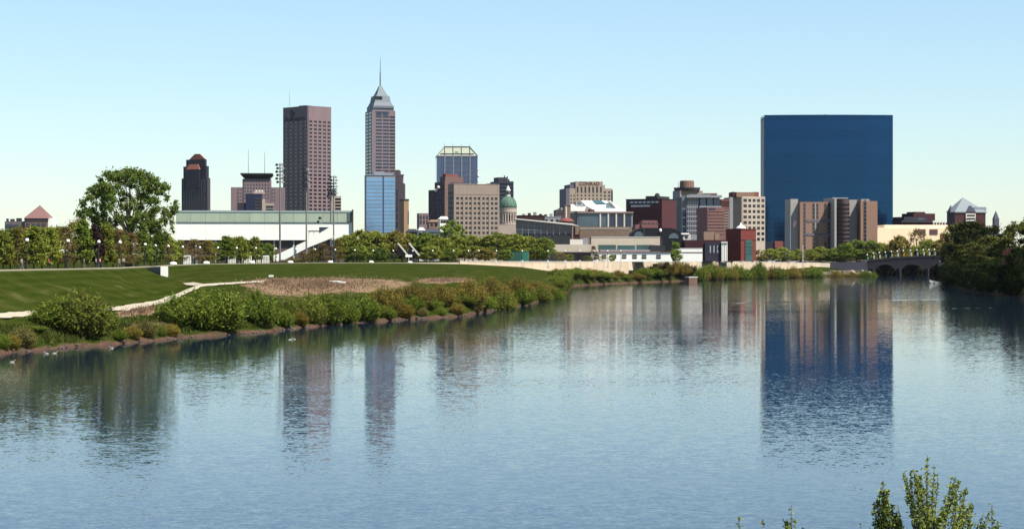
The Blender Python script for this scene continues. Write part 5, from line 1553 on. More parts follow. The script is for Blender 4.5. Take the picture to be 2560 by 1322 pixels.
# ------------------------------------------------------------------ saplings in the near right corner
def sapling(label, px, top, wpx, Y, nst, leafs, seed, lm=L_SAP):
    r = np.random.default_rng(seed)
    zt = WZ(top, Y); z0 = 1.1
    o = empty('sapling', (WX(px, Y), Y, z0), 0, label, 'sapling', 'saplings in the near right corner')
    H = zt - z0
    W = wpx * Y / K / 2
    st = MB(); P = []; A = []
    for i in range(nst):
        a = r.uniform(0, 2 * pi)
        f = 0.0 if i == 0 else r.uniform(0.15, 1.0)
        tipz = H - (0.04 + 0.75 * f ** 1.2 + 0.25 * r.uniform()) * (i > 0)
        tip = np.array([cos(a) * W * f, sin(a) * W * f * 0.8, tipz])
        b0 = np.array([0, 0, 0.0 if i == 0 else max(0.5, tipz - r.uniform(0.7, 1.5))])
        md = b0 + (tip - b0) * np.array([0.85, 0.85, 0.35])
        n_ = 7
        q = [(1 - t) ** 2 * b0 + 2 * t * (1 - t) * md + t * t * tip for t in np.linspace(0, 1, n_)]
        for k in range(n_ - 1):
            rr = 0.016 if i == 0 else 0.008
            st.tube(tuple(q[k]), tuple(q[k + 1]), rr * (1 - k / n_) + 0.002, rr * (1 - (k + 1) / n_) + 0.002, 5, cap=False)
        k = leafs // nst
        t = r.uniform(0.75, 1.0, k) if i == 0 else r.uniform(0.15, 1.0, k)
        pp = np.outer((1 - t) ** 2, b0) + np.outer(2 * t * (1 - t), md) + np.outer(t ** 2, tip)
        off = r.normal(size=(k, 3)); off[:, 2] *= 0.5
        pp += off * 0.042 * (1.25 - 0.75 * t)[:, None]
        P.append(pp)
        off[:, 2] += 0.4
        A.append(off)
    st.build('stems', TWIG, o)
    put('foliage', leaf_mesh('foliage', np.concatenate(P), 0.027, r, up=0.6, elong=1.25, align=np.concatenate(A)), lm, o)
sapling('tallest feathery sapling in the near right corner', 2318, 1136, 330, 32, 38, 3900, 1)
sapling('dense leafy sapling left of the tallest in the near right corner', 2208, 1200, 120, 32.5, 15, 3200, 2)
sapling('sparse sapling tips at the bottom edge left of the dense one', 1978, 1262, 150, 31.5, 12, 1300, 3)
sapling('small dark sapling top farthest left on the bottom edge', 1848, 1288, 50, 32, 6, 700, 4)
sapling('short leafy sapling at the bottom edge near the right corner', 2480, 1262, 180, 32, 18, 2200, 5)
sapling('low bushy sapling between tallest and short one at the bottom edge', 2400, 1232, 150, 33, 14, 1700, 6)
sapling('tiny sapling top left of the dense leafy sapling', 2152, 1306, 30, 32, 3, 160, 7)
sapling('low leafy sapling second from left on the bottom edge', 1908, 1296, 80, 32, 6, 500, 8)

# ------------------------------------------------------------------ paths and river wall
PATHM = mat('gravel_path', (0.50, 0.43, 0.31), 0.95, var=0.15, scale=0.6, bump=0.3, tone=0.65)
def strip(name, pts, wd, lift=0.06):
    b = MB(); v = []; f = []
    for i, (px, Y) in enumerate(pts):
        x = WX(px, Y)
        p0 = pts[max(0, i - 1)]; p1 = pts[min(len(pts) - 1, i + 1)]
        d = Vector((WX(*p1) - WX(*p0), p1[1] - p0[1])).normalized()
        nx, ny = -d.y, d.x
        for s_ in (-1, -0.5, 0, 0.5, 1):
            wj = wd * (1 + 0.22 * sin(px * 0.37 + s_ * 3) * sin(px * 0.113))
            xx, yy_ = x + nx * wj / 2 * s_, Y + ny * wj / 2 * s_
            z = ground(1280 + xx * K / yy_, yy_) + lift + 0.10
            v.append((xx, yy_, z))
    for i in range(len(pts) - 1):
        for k in range(4):
            a = i * 5 + k
            f.append((a, a + 1, a + 6, a + 5))
    o = b.add(v, f).build(name, PATHM)
    return tag(o, kind='structure')
strip('gravel_path', [(px, row(px, 4)[0] - 0.5) for px in range(-300, 660, 10)], 1.7)
strip('side_path', [(500, 330), (490, 334), (480, 340), (470, 348)], 1.8)
strip('walk_path', [(640, 356), (655, 360), (670, 372)], 1.6)

WALLM = mat('river_wall_concrete', (0.62, 0.48, 0.34), 0.9, var=0.16, scale=0.3, streak=True, tone=0.8)
wall = empty('river_wall', (0, 0, 0), 0, 'long beige concrete river wall with pilasters on the far bank', 'wall')
WP = [1150 + 20 * i for i in range(46)]
for i in range(len(WP) - 1):
    pa, pb = WP[i], WP[i + 1]
    if 1790 <= pa < 1812: continue
    ya, yb = row(pa, 6)[0], row(pb, 6)[0]
    za, zb = max(0.0, ground(pa, ya - 1) - 1), max(0.0, ground(pb, yb - 1) - 1)
    ta, tb = row(pa, 7)[1] + 0.25, row(pb, 7)[1] + 0.25
    xa, xb = WX(pa, ya), WX(pb, yb)
    g_ = 0.04
    v = [(xa + g_, ya - 0.4, za), (xb - g_, yb - 0.4, zb), (xb - g_, yb - 0.4, tb), (xa + g_, ya - 0.4, ta), (xa + g_, ya + 0.5, za), (xb - g_, yb + 0.5, zb), (xb - g_, yb + 0.5, tb), (xa + g_, ya + 0.5, ta)]
    MB().add(v, [(0, 1, 2, 3), (5, 4, 7, 6), (3, 2, 6, 7), (1, 5, 6, 2), (4, 0, 3, 7)]).build('wall_panel', WALLM, wall)
    v = [(xa, ya - 0.55, ta + .01), (xb, yb - 0.55, tb + .01), (xb, yb + 0.6, tb + .01), (xa, ya + 0.6, ta + .01), (xa, ya - 0.55, ta + .3), (xb, yb - 0.55, tb + .3), (xb, yb + 0.6, tb + .3), (xa, ya + 0.6, ta + .3)]
    MB().add(v, [(4, 5, 6, 7), (0, 1, 5, 4), (1, 2, 6, 5), (2, 3, 7, 6), (3, 0, 4, 7), (3, 2, 1, 0)]).build('coping', OFFWHITE, wall)
for px in (1241, 1306, 1370, 1414, 1450, 1485, 1519, 1552, 1583, 1625, 1750, 1858, 1936):
    y = row(px, 6)[0]; t = row(px, 7)[1]
    MB().box(-0.4, 0.4, -0.62, 0.4, t - 1.6, t + 1.0).build('pilaster', OFFWHITE, wall, (WX(px, y), y, 0))
DARKHOLE = mat('culvert_shade', (0.01, 0.01, 0.012), 0.9)  # no opening is cut; its darkness is a near-black box
for px, w_ in ((1572, 5.5), (1632, 4.6)):
    y = row(px, 6)[0]
    MB().box(-w_ / 2, w_ / 2, -0.75, -0.3, 2.5, 5.2 if px < 1600 else 8.0).build('culvert', DARKHOLE, wall, (WX(px, y), y, 0))

# ------------------------------------------------------------------ cheek wall beside the lawn steps
b = empty('cheek_wall', (WX(420, 372), 372, 0), 0, 'wedge-shaped concrete cheek wall with bright end in the left lawn', 'wall')
Yc = 372
zt = WZ(668, Yc)
x1 = 0.0
pw = lambda px, Y: WX(px, Y) - WX(420, 372)
v = [(pw(403, 372), 0, WZ(690, 372)), (pw(330, 392), 20, WZ(667.5, 392) - .6), (pw(330, 392), 20, WZ(667.5, 392) - .3), (pw(403, 372), 0, WZ(667, 372)),
     (pw(419, 372), 1.0, WZ(697, 372)), (pw(338, 395), 23, WZ(668, 395) - .6), (pw(338, 395), 23, WZ(668, 395) - .3), (pw(419, 372), 1.0, WZ(667, 372))]
v[0] = (pw(403, 372), 0, WZ(697, 372) - 1); v[4] = (pw(419, 372), 1.0, WZ(697, 372) - 1)
v[1] = (v[1][0], v[1][1], v[1][2] - 3); v[5] = (v[5][0], v[5][1], v[5][2] - 3)
MB().add(v, [(1, 0, 3, 2), (4, 5, 6, 7), (2, 3, 7, 6), (0, 4, 7, 3), (5, 1, 2, 6)]).build('wall', mat('shaded_concrete', (0.36, 0.33, 0.31), var=0.12), b)  # long face coloured grey for its shade, away from the sun
MB().box(pw(403, 372) - .05, pw(419, 372) + .05, -0.35, -0.02, WZ(697, 372) - .5, WZ(665.5, 372)).build('end_pier', WHITE, b)  # same concrete, coloured white for the sunlight on its end

# ------------------------------------------------------------------ lamp posts
lp = MB(); lp.lathe([(0.16, 0), (0.16, 0.5), (0.09, 0.6), (0.07, 4.1)], 8)
lp_pole = lp.mesh('pole')
lp_globe = MB().ball((0, 0, 4.42), 0.29, 10, 8).mesh('globe', True)
lp_cap = MB().lathe([(0.14, 4.1), (0.16, 4.16), (0.1, 4.2)], 8).mesh('collar')
GLOBE = mat('white_globe', (0.80, 0.79, 0.72), 0.35)
LP = [(67.7, 285), (170, 305), (247, 326), (300, 340), (340, 362), (363, 385), (389, 420), (421, 450), (457, 487), (500, 514), (545, 530), (592, 550), (640, 560), (690, 590), (740, 608), (788, 632), (838, 655), (887, 680), (933, 705), (983, 728), (1032, 742), (1082, 752), (1134, 762), (1171, 768), (1197, 772),
      (1241, 775), (1306, 779), (1370, 783), (1414, 787), (1450, 800), (1485, 812), (1519, 823), (1552, 838), (1583, 852), (1625, 872), (1750, 936), (1787, 960), (1858, 1004), (1900, 1032), (1936, 1052)]
for i, (px, Y) in enumerate(LP):
    Y = max(Y, row(px, 6)[0] + 0.9)
    far = px > 1150
    o = empty('lamp_post', (WX(px, Y), Y, ground(px, Y)), 0, f'globe lamp post, {nth(i)} from the left along the promenade', 'lamp post', 'promenade lamp posts')
    s_ = 1.0 + max(0, (Y - 700) / 1000)
    o.scale = (1, 1, s_)
    put('pole', lp_pole, DKSTEEL, o); put('collar', lp_cap, DKSTEEL, o)
    put('globe', lp_globe, GLOBE, o)

# white low stone blocks at the promenade edge
blk = MB().lathe([(0.75, 0), (0.95, 0.2), (0.9, 0.6), (0.55, 0.85), (0.1, 0.9)], 10).mesh('bench_stone', True)
for i, px in enumerate((433, 516, 630, 726, 826, 928, 1025)):
    Y = row(px, 6)[0] - 0.8
    o = put('stone_bench', blk, WHITE, None, (WX(px, Y), Y, ground(px, Y) - 0.05))
    o.scale = (0.95, 0.6, 0.85)
    tag(o, f'white rounded stone bench, {nth(i)} from the left on the promenade edge', 'stone bench', 'white stone benches on the promenade')
# pale slabs lying at the edge of the dry grass
for i, (px, py, w_) in enumerate(((838, 703, 2.4), (855, 703, 1.6), (678, 694, 0.9))):
    Y = 395.0
    z = ground(px, Y)
    o = MB().slab([(-w_ / 2, -0.5), (w_ / 2, -0.6), (w_ / 2 * 0.9, 0.5), (-w_ / 2 * 0.8, 0.6)], 0, 0.45).build('stone_slab', WHITE, None, (WX(px, Y), Y, z))
    tag(o, ('longer pale slab on the lawn edge above the dry grass', 'shorter pale slab beside the longer one above the dry grass', 'small pale block at the top left of the dry grass')[i], 'stone slab')

# ------------------------------------------------------------------ floodlight masts
def mast(label, px, Y, top, lamps, double=False):
    z = ground(px, Y)
    o = empty('floodlight_mast', (WX(px, Y), Y, z), 0, label, 'floodlight', 'stadium floodlight masts')
    h = WZ(top, Y) - z
    MB().lathe([(0.34, 0), (0.28, h * 0.4), (0.18, h)], 10).build('pole', mat('galvanised_pole', (0.30, 0.28, 0.27), 0.6, var=0.1), o)
    for k in range(lamps):
        zz = h - 0.6 - k * 1.15
        ca_ = MB().box(-1.3, 1.3, -0.12, 0.12, zz - 0.1, zz + 0.1).build('crossarm', DKSTEEL, o)
        for sx in (-1.05, 0.75) if k % 2 == 0 else (-0.75, 1.05):
            MB().lathe([(0.20, -0.45), (0.48, 0.0), (0.50, 0.12)], 9).build('lamp_head', BLACKMETAL, ca_, (sx, -0.4, zz), rot=(radians(60), 0, radians(20 * (1 if sx > 0 else -1))))
    return o
mast('tallest floodlight mast, leftmost, before the white hall', 700, 640, 408, 6)
mast('second floodlight mast, before the limestone tower', 766, 665, 420, 6)
mast('third floodlight mast, short-armed, before the hall at right', 827, 700, 455, 5)
mast('fourth floodlight mast, at the top of the white stand', 834, 690, 439, 6)

# ------------------------------------------------------------------ white grandstand
Yg = 668
gs = empty('grandstand', (WX(760, Yg), Yg, ground(760, Yg)), 0, 'white sloping grandstand with press box before the white hall', 'grandstand')
gz = ground(760, Yg)
gx = lambda px: WX(px, Yg) - WX(760, Yg)
gzz = lambda py: WZ(py, Yg) - gz
MB().prism([(gx(694), gzz(656)), (gx(706), gzz(652)), (gx(770), gzz(619)), (gx(832), gzz(594)), (gx(832), gzz(563)), (gx(770), gzz(600)), (gx(684), gzz(640))], 0, 0.6).build('side_panel', WHITE, gs)
NS = 14
for i in range(NS):
    t = i / NS
    pa, pb = 690 + 140 * t, 690 + 140 * (t + 1 / NS)
    z_ = gzz(646 - 62 * t)
    MB().box(gx(pa), gx(pb), 0.62, 9, z_ - 1.0, z_).build('seating_step', LGREY, gs)
for px, py in ((722, 648), (752, 632), (782, 618), (808, 607), (829, 598)):
    for y_ in (0.3, 8.5):
        MB().tube((gx(px), y_, 0), (gx(px), y_, gzz(py)), 0.16, n=6).build('support', DKSTEEL, gs)
pb_ = MB().box(gx(797), gx(818), 0.8, 7, gzz(588), gzz(568)).build('press_box', mat('blue_grey_box', (0.22, 0.25, 0.36), 0.4), gs)
MB().box(gx(796), gx(824), 0.5, 7.5, gzz(568) + .01, gzz(561)).build('press_box_roof', WHITE, gs)
for i in range(3):
    MB().box(gx(798.5 + i * 6.3), gx(803.5 + i * 6.3), 0.72, 0.85, gzz(584), gzz(574)).build('window', WINBLUE, pb_)
MB().box(gx(770), gx(797), 0.6, 5, gzz(579) , gzz(576.5)).build('awning', DKSTEEL, gs)
for px in (772, 784):
    MB().tube((gx(px), 0.9, gzz(604)), (gx(px), 0.9, gzz(579)), 0.12, n=6).build('awning_post', OFFWHITE, gs)
for px, py, r_ in ((798, 545, 0.55), (794, 554, 0.5)):
    MB().ball((gx(px), 2, gzz(py)), r_).build('loudspeaker', BLACKMETAL, gs)
MB().tube((gx(803), 2, gzz(561)), (gx(803), 2, gzz(540)), 0.12, n=6).build('speaker_pole', LGREY, gs)

# ------------------------------------------------------------------ white fence frames under the trees
pst = MB(); pst.box(-0.12, 0.12, -0.12, 0.12, 0, 2.1)
fp_post = pst.mesh('post')
for i, px in enumerate((468, 484, 562, 580, 598, 620, 642, 664)):
    Y = row(px, 6)[0] + 26
    o = empty('white_fence_panel', (WX(px, Y), Y, ground(px, Y)), 0, f'white railed frame, {nth(i)} from the left under the trees before the hall', 'fence', 'white frames under the trees')
    w_ = 16 * Y / K
    for k in range(5):
        put('post', fp_post, WHITE, o, (-w_ / 2 + w_ * k / 4, 0, 0))
    MB().box(-w_ / 2, w_ / 2, -0.1, 0.1, 2.11, 2.4).build('top_rail', WHITE, o)
    MB().box(-w_ / 2, w_ / 2, -0.05, 0.05, 0.5, 0.66).build('rail', WHITE, o)

# ------------------------------------------------------------------ dark raked panels (solar sculpture) and the green containers
for i, (px, lb) in enumerate(((1020, 'black raked triangular panel with white edge, left one of two'), (1048, 'black raked triangular panel with white edge, right one of two'))):
    Y = 745
    z = ground(px, Y)
    o = empty('raked_panel', (WX(px, Y), Y, z), 0, lb, 'sculpture', 'raked panels by the promenade')
    X_ = lambda p: WX(p, Y) - WX(px, Y)
    Z_ = lambda p: WZ(p, Y) - z
    dx = 1020 - px
    off = px - 1020
    MB().prism([(X_(992 + off), Z_(640)), (X_(1018 + off), Z_(637)), (X_(994 + off), Z_(611))], 0.1, 1.2).build('panel', BLACKMETAL, o)
    MB().prism([(X_(1017.5 + off), Z_(638.5)), (X_(1022.5 + off), Z_(638.5)), (X_(996 + off), Z_(607)), (X_(993 + off), Z_(608.5))], -0.15, 1.3).build('edge_beam', OFFWHITE, o)
    MB().tube((X_(1010 + off), 0.6, 0), (X_(1010 + off), 0.6, Z_(637)), 0.25, n=8).build('post', DKSTEEL, o)
o = empty('white_sign', (WX(1022, 742), 742, ground(1022, 742)), 0, 'small white oval board on a post between the two raked panels', 'sign')
MB().tube((0, 0, 0), (0, 0, 2.4), 0.1, n=6).build('post', OFFWHITE, o)
MB().box(-1.3, 1.3, -0.1, 0.1, 2.2, 3.1).build('board', WHITE, o)
GRN = mat('green_container', (0.03, 0.16, 0.13), 0.6, var=0.15)
GRN2 = mat('bright_green_container', (0.06, 0.30, 0.21), 0.6, var=0.12)
for i, (pa, pb, m, lb) in enumerate(((1270, 1303, GRN, 'larger dark green container left, behind the lamp on the wall'), (1305, 1322, GRN2, 'smaller bright green container right of the dark one'))):
    Y = 789
    z = ground(pa, Y)
    o = empty('green_container', (WX(pa, Y), Y, z), 0, lb, 'container', 'green containers')
    w_ = WX(pb, Y) - WX(pa, Y); h = WZ(629, Y) - z
    MB().box(0, w_, 0, 2.4, 0.1, h).build('body', m, o)
    for k in range(int(w_ / 0.5)):
        MB().box(0.15 + k * 0.5, 0.35 + k * 0.5, -0.07, 0, 0.2, h - 0.1).build('rib', m, o)
    MB().box(-0.1, w_ + 0.1, -0.1, 2.5, h + .005, h + 0.12).build('lid', m, o)

# ------------------------------------------------------------------ stone arch bridge
Yb = 1106
br = empty('arch_bridge', (WX(2170, Yb), Yb, 0), 0.10, 'shaded stone arch bridge over the river at right', 'bridge')
BRM = mat('shaded_bridge_stone', (0.022, 0.021, 0.030), 0.95, var=0.2, scale=0.6)  # shade on the bridge put into a very dark stone colour
lenb = 55.0
arches = [(9.5, 8.6), (24.5, 9.2), (40.5, 10.4)]
out = [(0.0, 0.0)]
pts = []
top = lambda x: 8.2 + 2.4 * sin(pi * min(1, max(0, x / 80)))
# front face built as columns between arch curves
xs_ = np.linspace(0, lenb + 14, 130)
def under(x):
    for c, r_ in [(10, 6.4), (26, 6.8), (43, 7.4)]:
        if abs(x - c) < r_:
            return 1.0 + 5.6 * math.sqrt(1 - ((x - c) / r_) ** 2)
    return -1.5
bm_ = MB()
for i in range(len(xs_) - 1):
    a, c = xs_[i], xs_[i + 1]
    ua, uc = under((a + c) / 2), under((a + c) / 2)
    bm_.add([(a, 0, ua), (c, 0, uc), (c, 0, top(c)), (a, 0, top(a)), (a, 26, ua), (c, 26, uc), (c, 26, top(c)), (a, 26, top(a))],
            [(0, 1, 2, 3), (5, 4, 7, 6), (3, 2, 6, 7), (4, 5, 1, 0)])
bm_.build('spandrel_wall', BRM, br)
for x in (2.0, 18.0, 34.6, 51.5):
    MB().slab([(x - 1.2, -1.6), (x, -2.6), (x + 1.2, -1.6), (x + 1.2, -0.01), (x - 1.2, -0.01)], -1.5, 4.2).build('pier', BRM, br)
pr = MB()
for i in range(len(xs_) - 1):
    a, c = xs_[i], xs_[i + 1]
    pr.add([(a, -0.3, top(a) + .01), (c, -0.3, top(c) + .01), (c, -0.3, top(c) + 1.1), (a, -0.3, top(a) + 1.1), (a, 0.3, top(a) + .01), (c, 0.3, top(c) + .01), (c, 0.3, top(c) + 1.1), (a, 0.3, top(a) + 1.1)],
           [(0, 1, 2, 3), (5, 4, 7, 6), (3, 2, 6, 7)])
pr.build('parapet', BRM, br)
MB().prism([(-22, 4.6), (0, 2.2), (0, 8.2), (-22, 7.6)], 0.2, 1.4).build('wing_wall', mat('lilac_stone', (0.07, 0.065, 0.09), var=0.15), br)
BAN = [mat('white_banner', (0.70, 0.72, 0.68)), mat('teal_banner', (0.16, 0.42, 0.36)), mat('gold_banner', (0.60, 0.34, 0.04)), mat('grey_banner', (0.42, 0.42, 0.44))]
bcol = ['white', 'teal', 'gold', 'grey']
order = [1, 0, 0, 1, 3, 0, 2, 0, 3, 0, 0, 3]
for i, px in enumerate((2168, 2183, 2198, 2213, 2228, 2243, 2258, 2276, 2292, 2308, 2322, 2336)):
    x = (WX(px, Yb + 2) - WX(2170, Yb))
    k = order[i]
    zb = top(max(0, x)) if x > 0 else 7.6
    o = empty('banner_post', (WX(px, Yb + 3.0), Yb + 3.0, zb), 0, f'white-lanterned post with {bcol[k]} banner, {nth(i)} from the left on the bridge', 'lamp post', 'banner posts on the bridge')
    MB().tube((0, 0, -0.5), (0, 0, 4.2), 0.09, n=6).build('post', DKSTEEL, o)
    MB().ball((0, 0, 4.6), 0.42, 8, 6).build('globe', GLOBE, o)
    MB().box(0.1, 0.95, -0.03, 0.03, 1.4, 3.4).build('banner', BAN[k], o)
    MB().tube((0, 0, 3.5), (1.0, 0, 3.5), 0.04, n=5).build('arm', DKSTEEL, o)

# ------------------------------------------------------------------ rocks by the bridge
def rock(seed, s_):
    r = np.random.default_rng(seed)
    b = MB().ball((0, 0, 0.25), 1.0, 8, 5, 0.55)
    b.v = [tuple(np.array(p) * (1 + 0.28 * r.normal())) for p in b.v]
    return b.mesh('rock')
RK = [rock(k, 1) for k in range(4)]
ROCKM = mat('pale_limestone_rock', (0.55, 0.44, 0.34), 0.95, var=0.2, scale=1.5)
for i, (px, dy, s_) in enumerate(((2042, 4, 1.6), (2052, 2, 2.2), (2063, 7, 1.5), (2074, 3, 1.3), (2084, 9, 1.8), (2098, 4, 1.4), (2108, 8, 1.7), (2120, 3, 1.5), (2132, 9, 1.9), (2144, 4, 1.4), (2154, 10, 1.8), (2168, 5, 2.0), (2178, 8, 1.6))):
    Y = row(px, 1)[0] + dy
    o = put('boulder', RK[i % 4], ROCKM, None, (WX(px, Y), Y, ground(px, Y)), (0, 0, i * 1.3), (s_ * 1.3, s_, s_ * 0.9))
    tag(o, f'pale limestone boulder, {nth(i)} from the left on the shore beside the bridge', 'boulder', 'boulders by the bridge')
for i, (px, dy, w_) in enumerate(((2060, 13, 9), (2095, 20, 14), (2140, 16, 12))):
    Y = row(px, 1)[0] + dy
    o = MB().slab([(-w_ / 2, -0.6), (w_ / 2, -0.9), (w_ / 2, 0.8), (-w_ / 2, 0.7)], -1.0, 0.55).build('stone_ledge', ROCKM, None, (WX(px, Y), Y, ground(px, Y) + 0.1))
    tag(o, f'low limestone ledge, {nth(i)} from the left on the slope left of the bridge', 'stone ledge', 'stone ledges left of the bridge')
stones = MB()
for k in range(200):
    px = rng.uniform(-40, 1412) if k < 150 else rng.uniform(1440, 2180)
    y0 = row(px, 1)[0]
    Y = y0 + rng.uniform(-0.5, 1.6)
    s_ = rng.uniform(0.1, 0.35)
    c = (WX(px, Y), Y, max(0.0, ground(px, Y)) + 0.03)
    b = MB().ball((0, 0, 0), 1, 5, 3, 0.6)
    stones.add([(c[0] + p[0] * s_ * rng.uniform(0.8, 1.7), c[1] + p[1] * s_, c[2] + p[2] * s_) for p in b.v], b.f)
o = stones.build('shore_pebbles', mat('shore_stone', (0.22, 0.16, 0.13), var=0.3))
tag(o, 'scattered stones along the muddy shoreline', 'pebbles', kind='stuff')

# ------------------------------------------------------------------ block in the water, boat, birds
Y = YW(709)
o = empty('intake_block', (WX(1728, Y), Y, -1.0), 0.35, 'small square brick block standing in the water off the far bank', 'block')
MB().box(-1.9, 1.9, -1.9, 1.9, 0, 3.5).build('body', BRICK, o)
MB().box(-2.05, 2.05, -2.05, 2.05, 3.51, 3.9).build('cap', OFFWHITE, o)
Y = YW(708)
o = empty('motorboat', (WX(2338, Y), Y, 0), 0.35, 'small white motorboat with raised bow near the bridge', 'boat')
hull = []
L = 5.4
for t, w_, zb, zt in ((0, 0.9, -0.2, 0.6), (0.3, 1.0, -0.25, 0.65), (0.6, 0.95, -0.2, 0.8), (0.85, 0.5, 0.0, 1.1), (1.0, 0.05, 0.6, 1.5)):
    x = L * (0.5 - t)
    hull += [(x, -w_, zt), (x, -w_ * 0.6, zb), (x, w_ * 0.6, zb), (x, w_, zt)]
f = []
for k in range(4):
    a = k * 4
    f += [(a, a + 1, a + 5, a + 4), (a + 1, a + 2, a + 6, a + 5), (a + 2, a + 3, a + 7, a + 6)]
f += [(0, 3, 2, 1), (16, 17, 18, 19)]
MB().add(hull, f).build('hull', WHITE, o)
MB().box(-1.4, 2.5, -0.8, 0.8, 0.35, 0.5).build('deck', DKSTEEL, o)
MB().box(-0.3, 0.3, -0.6, 0.6, 0.5, 1.25).build('console', BLACKMETAL, o)
MB().box(2.6, 3.1, -0.25, 0.25, -0.2, 1.2).build('outboard_motor', BLACKMETAL, o)
BIRD = mat('white_feather', (0.60, 0.57, 0.50), 0.8)
bb = MB().ball((0, 0, 0.12), 0.38, 8, 6, 0.5)
bb.v = [(x * 1.5, y * 0.75, z) for x, y, z in bb.v]
bb.tube((0.42, 0, 0.15), (0.62, 0, 0.55), 0.09, 0.06, 6)
bb.ball((0.66, 0, 0.6), 0.11, 6, 5)
bb.tube((0.72, 0, 0.6), (0.9, 0, 0.57), 0.04, 0.01, 5)
bb.add([(-0.5, 0.12, 0.15), (-0.5, -0.12, 0.15), (-0.85, 0, 0.3)], [(0, 1, 2)])
bme = bb.mesh('goose', True)
for i, (px, py) in enumerate(((30, 905), (117, 884), (136, 883), (280, 870), (725, 849), (735, 848))):
    Y = YW(py)
    o = put('goose', bme, BIRD, None, (WX(px, Y), Y, -0.02), (0, 0, 0.3 + (i % 2) * 2.6), (0.5, 0.5, 0.42))
    tag(o, ('white bird on the water farthest left', 'left white bird of the pair by the left bank', 'right white bird of the pair by the left bank', 'white bird below the gap between the first shrubs', 'left duck of the two gliding off the middle shore', 'right duck of the two gliding off the middle shore')[i], 'bird', 'white birds on the river')

# ------------------------------------------------------------------ parked cars above the river wall
def car(label, px, Y, m, rz):
    o = empty('parked_car', (WX(px, Y), Y, ground(px, Y)), rz, label, 'car', 'cars parked above the river wall')
    MB().prism([(-2.2, 0.35), (2.2, 0.35), (2.25, 0.75), (1.9, 0.95), (1.0, 1.0), (-2.1, 1.0), (-2.25, 0.7)], -0.88, 0.88).build('body', m, o)
    MB().frus(-1.9, 1.0, -0.84, 0.84, 1.005, -1.4, 0.35, -0.68, 0.68, 1.5).build('cabin', WINGLASS, o)
    MB().box(-1.35, 0.3, -0.66, 0.66, 1.505, 1.54).build('roof', m, o)
    for x in (-1.4, 1.4):
        for y in (-0.85, 0.85):
            MB().tube((x, y - 0.1, 0.33), (x, y + 0.1, 0.33), 0.33, n=12).build('wheel', BLACKMETAL, o)
CARC = [('white', (0.7, 0.7, 0.7)), ('silver', (0.4, 0.42, 0.44)), ('dark blue', (0.03, 0.04, 0.10)), ('red', (0.30, 0.03, 0.03)), ('black', (0.02, 0.02, 0.02))]
for i, (px, c) in enumerate(((1770, 0), (1792, 4), (1822, 2), (1846, 0), (1872, 4), (1884, 1), (1908, 2), (1922, 0), (1946, 4), (1962, 3), (1980, 0), (2004, 2))):
    Y = row(px, 6)[0] + 4.5
    car(f'{CARC[c][0]} parked car, {nth(i)} from the left above the river wall', px, Y, mat('car_' + CARC[c][0].replace(' ', '_'), CARC[c][1], 0.25, var=0.02, spec=0.6), 0.25)
o = empty('flagpole', (WX(2007, 1060), 1060, ground(2007, 1060)), 0, 'thin white pole standing before the brick hotel', 'pole')
MB().tube((0, 0, 0), (0, 0, WZ(612, 1060) - ground(2007, 1060)), 0.25, 0.2, 8).build('pole', OFFWHITE, o)
MB().box(-0.6, 0.6, -0.6, 0.6, 0, 0.6).build('base', OFFWHITE, o)

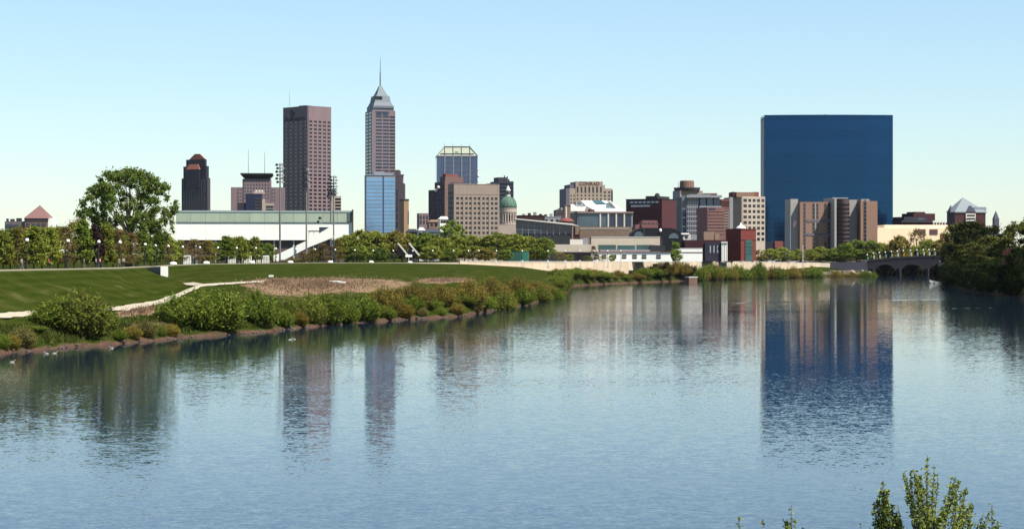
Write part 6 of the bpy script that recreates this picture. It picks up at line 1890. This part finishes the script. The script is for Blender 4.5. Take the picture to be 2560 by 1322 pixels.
# ------------------------------------------------------------------ people on the promenade
SKIN = mat('skin', (0.42, 0.26, 0.19), 0.6)
def person(label, px, Y, shirt, trousers, rz, stride=0.25, lean=0.0):
    o = empty('person', (WX(px, Y), Y, ground(px, Y)), rz, label, 'person', 'people on the promenade')
    def skin(name, V, E, R, m, root):
        me = bpy.data.meshes.new(name)
        me.from_pydata(V, E, [])
        ob = put(name, me, m, o)
        md = ob.modifiers.new('skin', 'SKIN')
        sk = me.skin_vertices[0].data
        for i_, r_ in enumerate(R):
            sk[i_].radius = (r_, r_ * 0.85)
        sk[root].use_root = True
        sb = ob.modifiers.new('sub', 'SUBSURF'); sb.levels = 1; sb.render_levels = 1
        return ob
    s_ = stride
    V = [(0, 0, 0.95), (0, lean * .3, 1.2), (0, lean * .6, 1.42), (0, lean * .8, 1.52), (0, lean, 1.62), (0, lean, 1.74),
         (-0.10, 0, 0.9), (-0.11, s_ * .55, 0.48), (-0.11, s_ * .6, 0.07), (-0.11, s_ * .6 - 0.16, 0.04),
         (0.10, 0, 0.9), (0.11, -s_ * .3, 0.5), (0.11, -s_, 0.09), (0.11, -s_ - 0.15, 0.04),
         (-0.19, lean * .6, 1.40), (-0.25, lean * .5 - 0.04, 1.12), (-0.24, lean * .5 - 0.2, 0.92), (-0.24, lean * .5 - 0.28, 0.86),
         (0.19, lean * .6, 1.40), (0.26, lean * .5 + 0.05, 1.12), (0.25, lean * .5 - 0.06, 0.88), (0.25, lean * .5 - 0.1, 0.80)]
    E = [(0, 1), (1, 2), (2, 3), (3, 4), (4, 5), (0, 6), (6, 7), (7, 8), (8, 9), (0, 10), (10, 11), (11, 12), (12, 13), (2, 14), (14, 15), (15, 16), (16, 17), (2, 18), (18, 19), (19, 20), (20, 21)]
    R = [0.14, 0.13, 0.15, 0.06, 0.10, 0.075, 0.10, 0.07, 0.05, 0.04, 0.10, 0.07, 0.05, 0.04, 0.07, 0.05, 0.04, 0.035, 0.07, 0.05, 0.04, 0.035]
    skin('body', V, E, R, SKIN, 0)
    skin('shirt', [(0, 0, 0.98), (0, lean * .3, 1.2), (0, lean * .6, 1.43), (-0.19, lean * .6, 1.41), (-0.25, lean * .5 - 0.04, 1.14), (0.19, lean * .6, 1.41), (0.26, lean * .5 + 0.05, 1.14)],
         [(0, 1), (1, 2), (2, 3), (3, 4), (2, 5), (5, 6)], [0.17, 0.165, 0.175, 0.095, 0.075, 0.095, 0.075], shirt, 0)
    skin('trousers', [(0, 0, 0.97), (-0.10, 0, 0.88), (-0.11, s_ * .55, 0.48), (-0.11, s_ * .6, 0.12), (0.10, 0, 0.88), (0.11, -s_ * .3, 0.5), (0.11, -s_, 0.13)],
         [(0, 1), (1, 2), (2, 3), (0, 4), (4, 5), (5, 6)], [0.165, 0.125, 0.09, 0.075, 0.125, 0.09, 0.075], trousers, 0)
    MB().ball((0, lean + 0.02, 1.70), 0.115, 8, 6, 1.0).build('hair', mat('dark_hair', (0.05, 0.03, 0.02)), o)
C_ = lambda n_, c: mat('cloth_' + n_, c, 0.9)
PP = [(122, 'person in a red top walking on the left promenade', C_('red', (0.55, 0.03, 0.05)), C_('dark', (0.03, 0.03, 0.04)), 1.4, 0.3),
      (210, 'person in grey clothes on the promenade between second and third lamp', C_('grey', (0.24, 0.22, 0.22)), C_('khaki', (0.28, 0.24, 0.18)), 1.6, 0.2),
      (240, 'person in pale blue top left of the pink-topped runner', C_('pale', (0.45, 0.50, 0.55)), C_('navy', (0.03, 0.04, 0.09)), 1.5, 0.3),
      (250, 'runner in a bright pink top under the third lamp', C_('pink', (0.75, 0.22, 0.30)), C_('dark', (0, 0, 0)), 1.5, 0.45),
      (298, 'person in yellow-green top beside the fourth lamp', C_('lime', (0.40, 0.42, 0.10)), C_('cream', (0.45, 0.40, 0.30)), 0.3, 0.1),
      (309, 'person in black and white right of the fourth lamp', C_('white', (0.65, 0.65, 0.65)), C_('dark', (0, 0, 0)), 0.2, 0.2),
      (54, 'person in pale clothes at the far left of the promenade', C_('pale', (0, 0, 0)), C_('grey', (0, 0, 0)), 1.2, 0.2)]
for px, lb, sh, tr_, rz, st in PP:
    person(lb, px, row(px, 6)[0] + 2.5, sh, tr_, rz, st)

# ------------------------------------------------------------------ thin summer haze over the river and the city
hz = MB().box(-1500, 1500, -150, 2900, -3.5, 300).mesh('haze')
hm = bpy.data.materials.new('thin_haze')
hm.use_nodes = True
hn = hm.node_tree.nodes
hn.clear()
ho = hn.new('ShaderNodeOutputMaterial')
hv = hn.new('ShaderNodeVolumePrincipled')
hv.inputs['Color'].default_value = (0.80, 0.86, 1.0, 1)
hv.inputs['Density'].default_value = 0.000009
hv.inputs['Anisotropy'].default_value = 0.2
hm.node_tree.links.new(hv.outputs[0], ho.inputs['Volume'])
tag(put('haze', hz, hm), 'thin pale haze over the river and the city', 'haze', kind='stuff')
scene.cycles.volume_bounces = 0
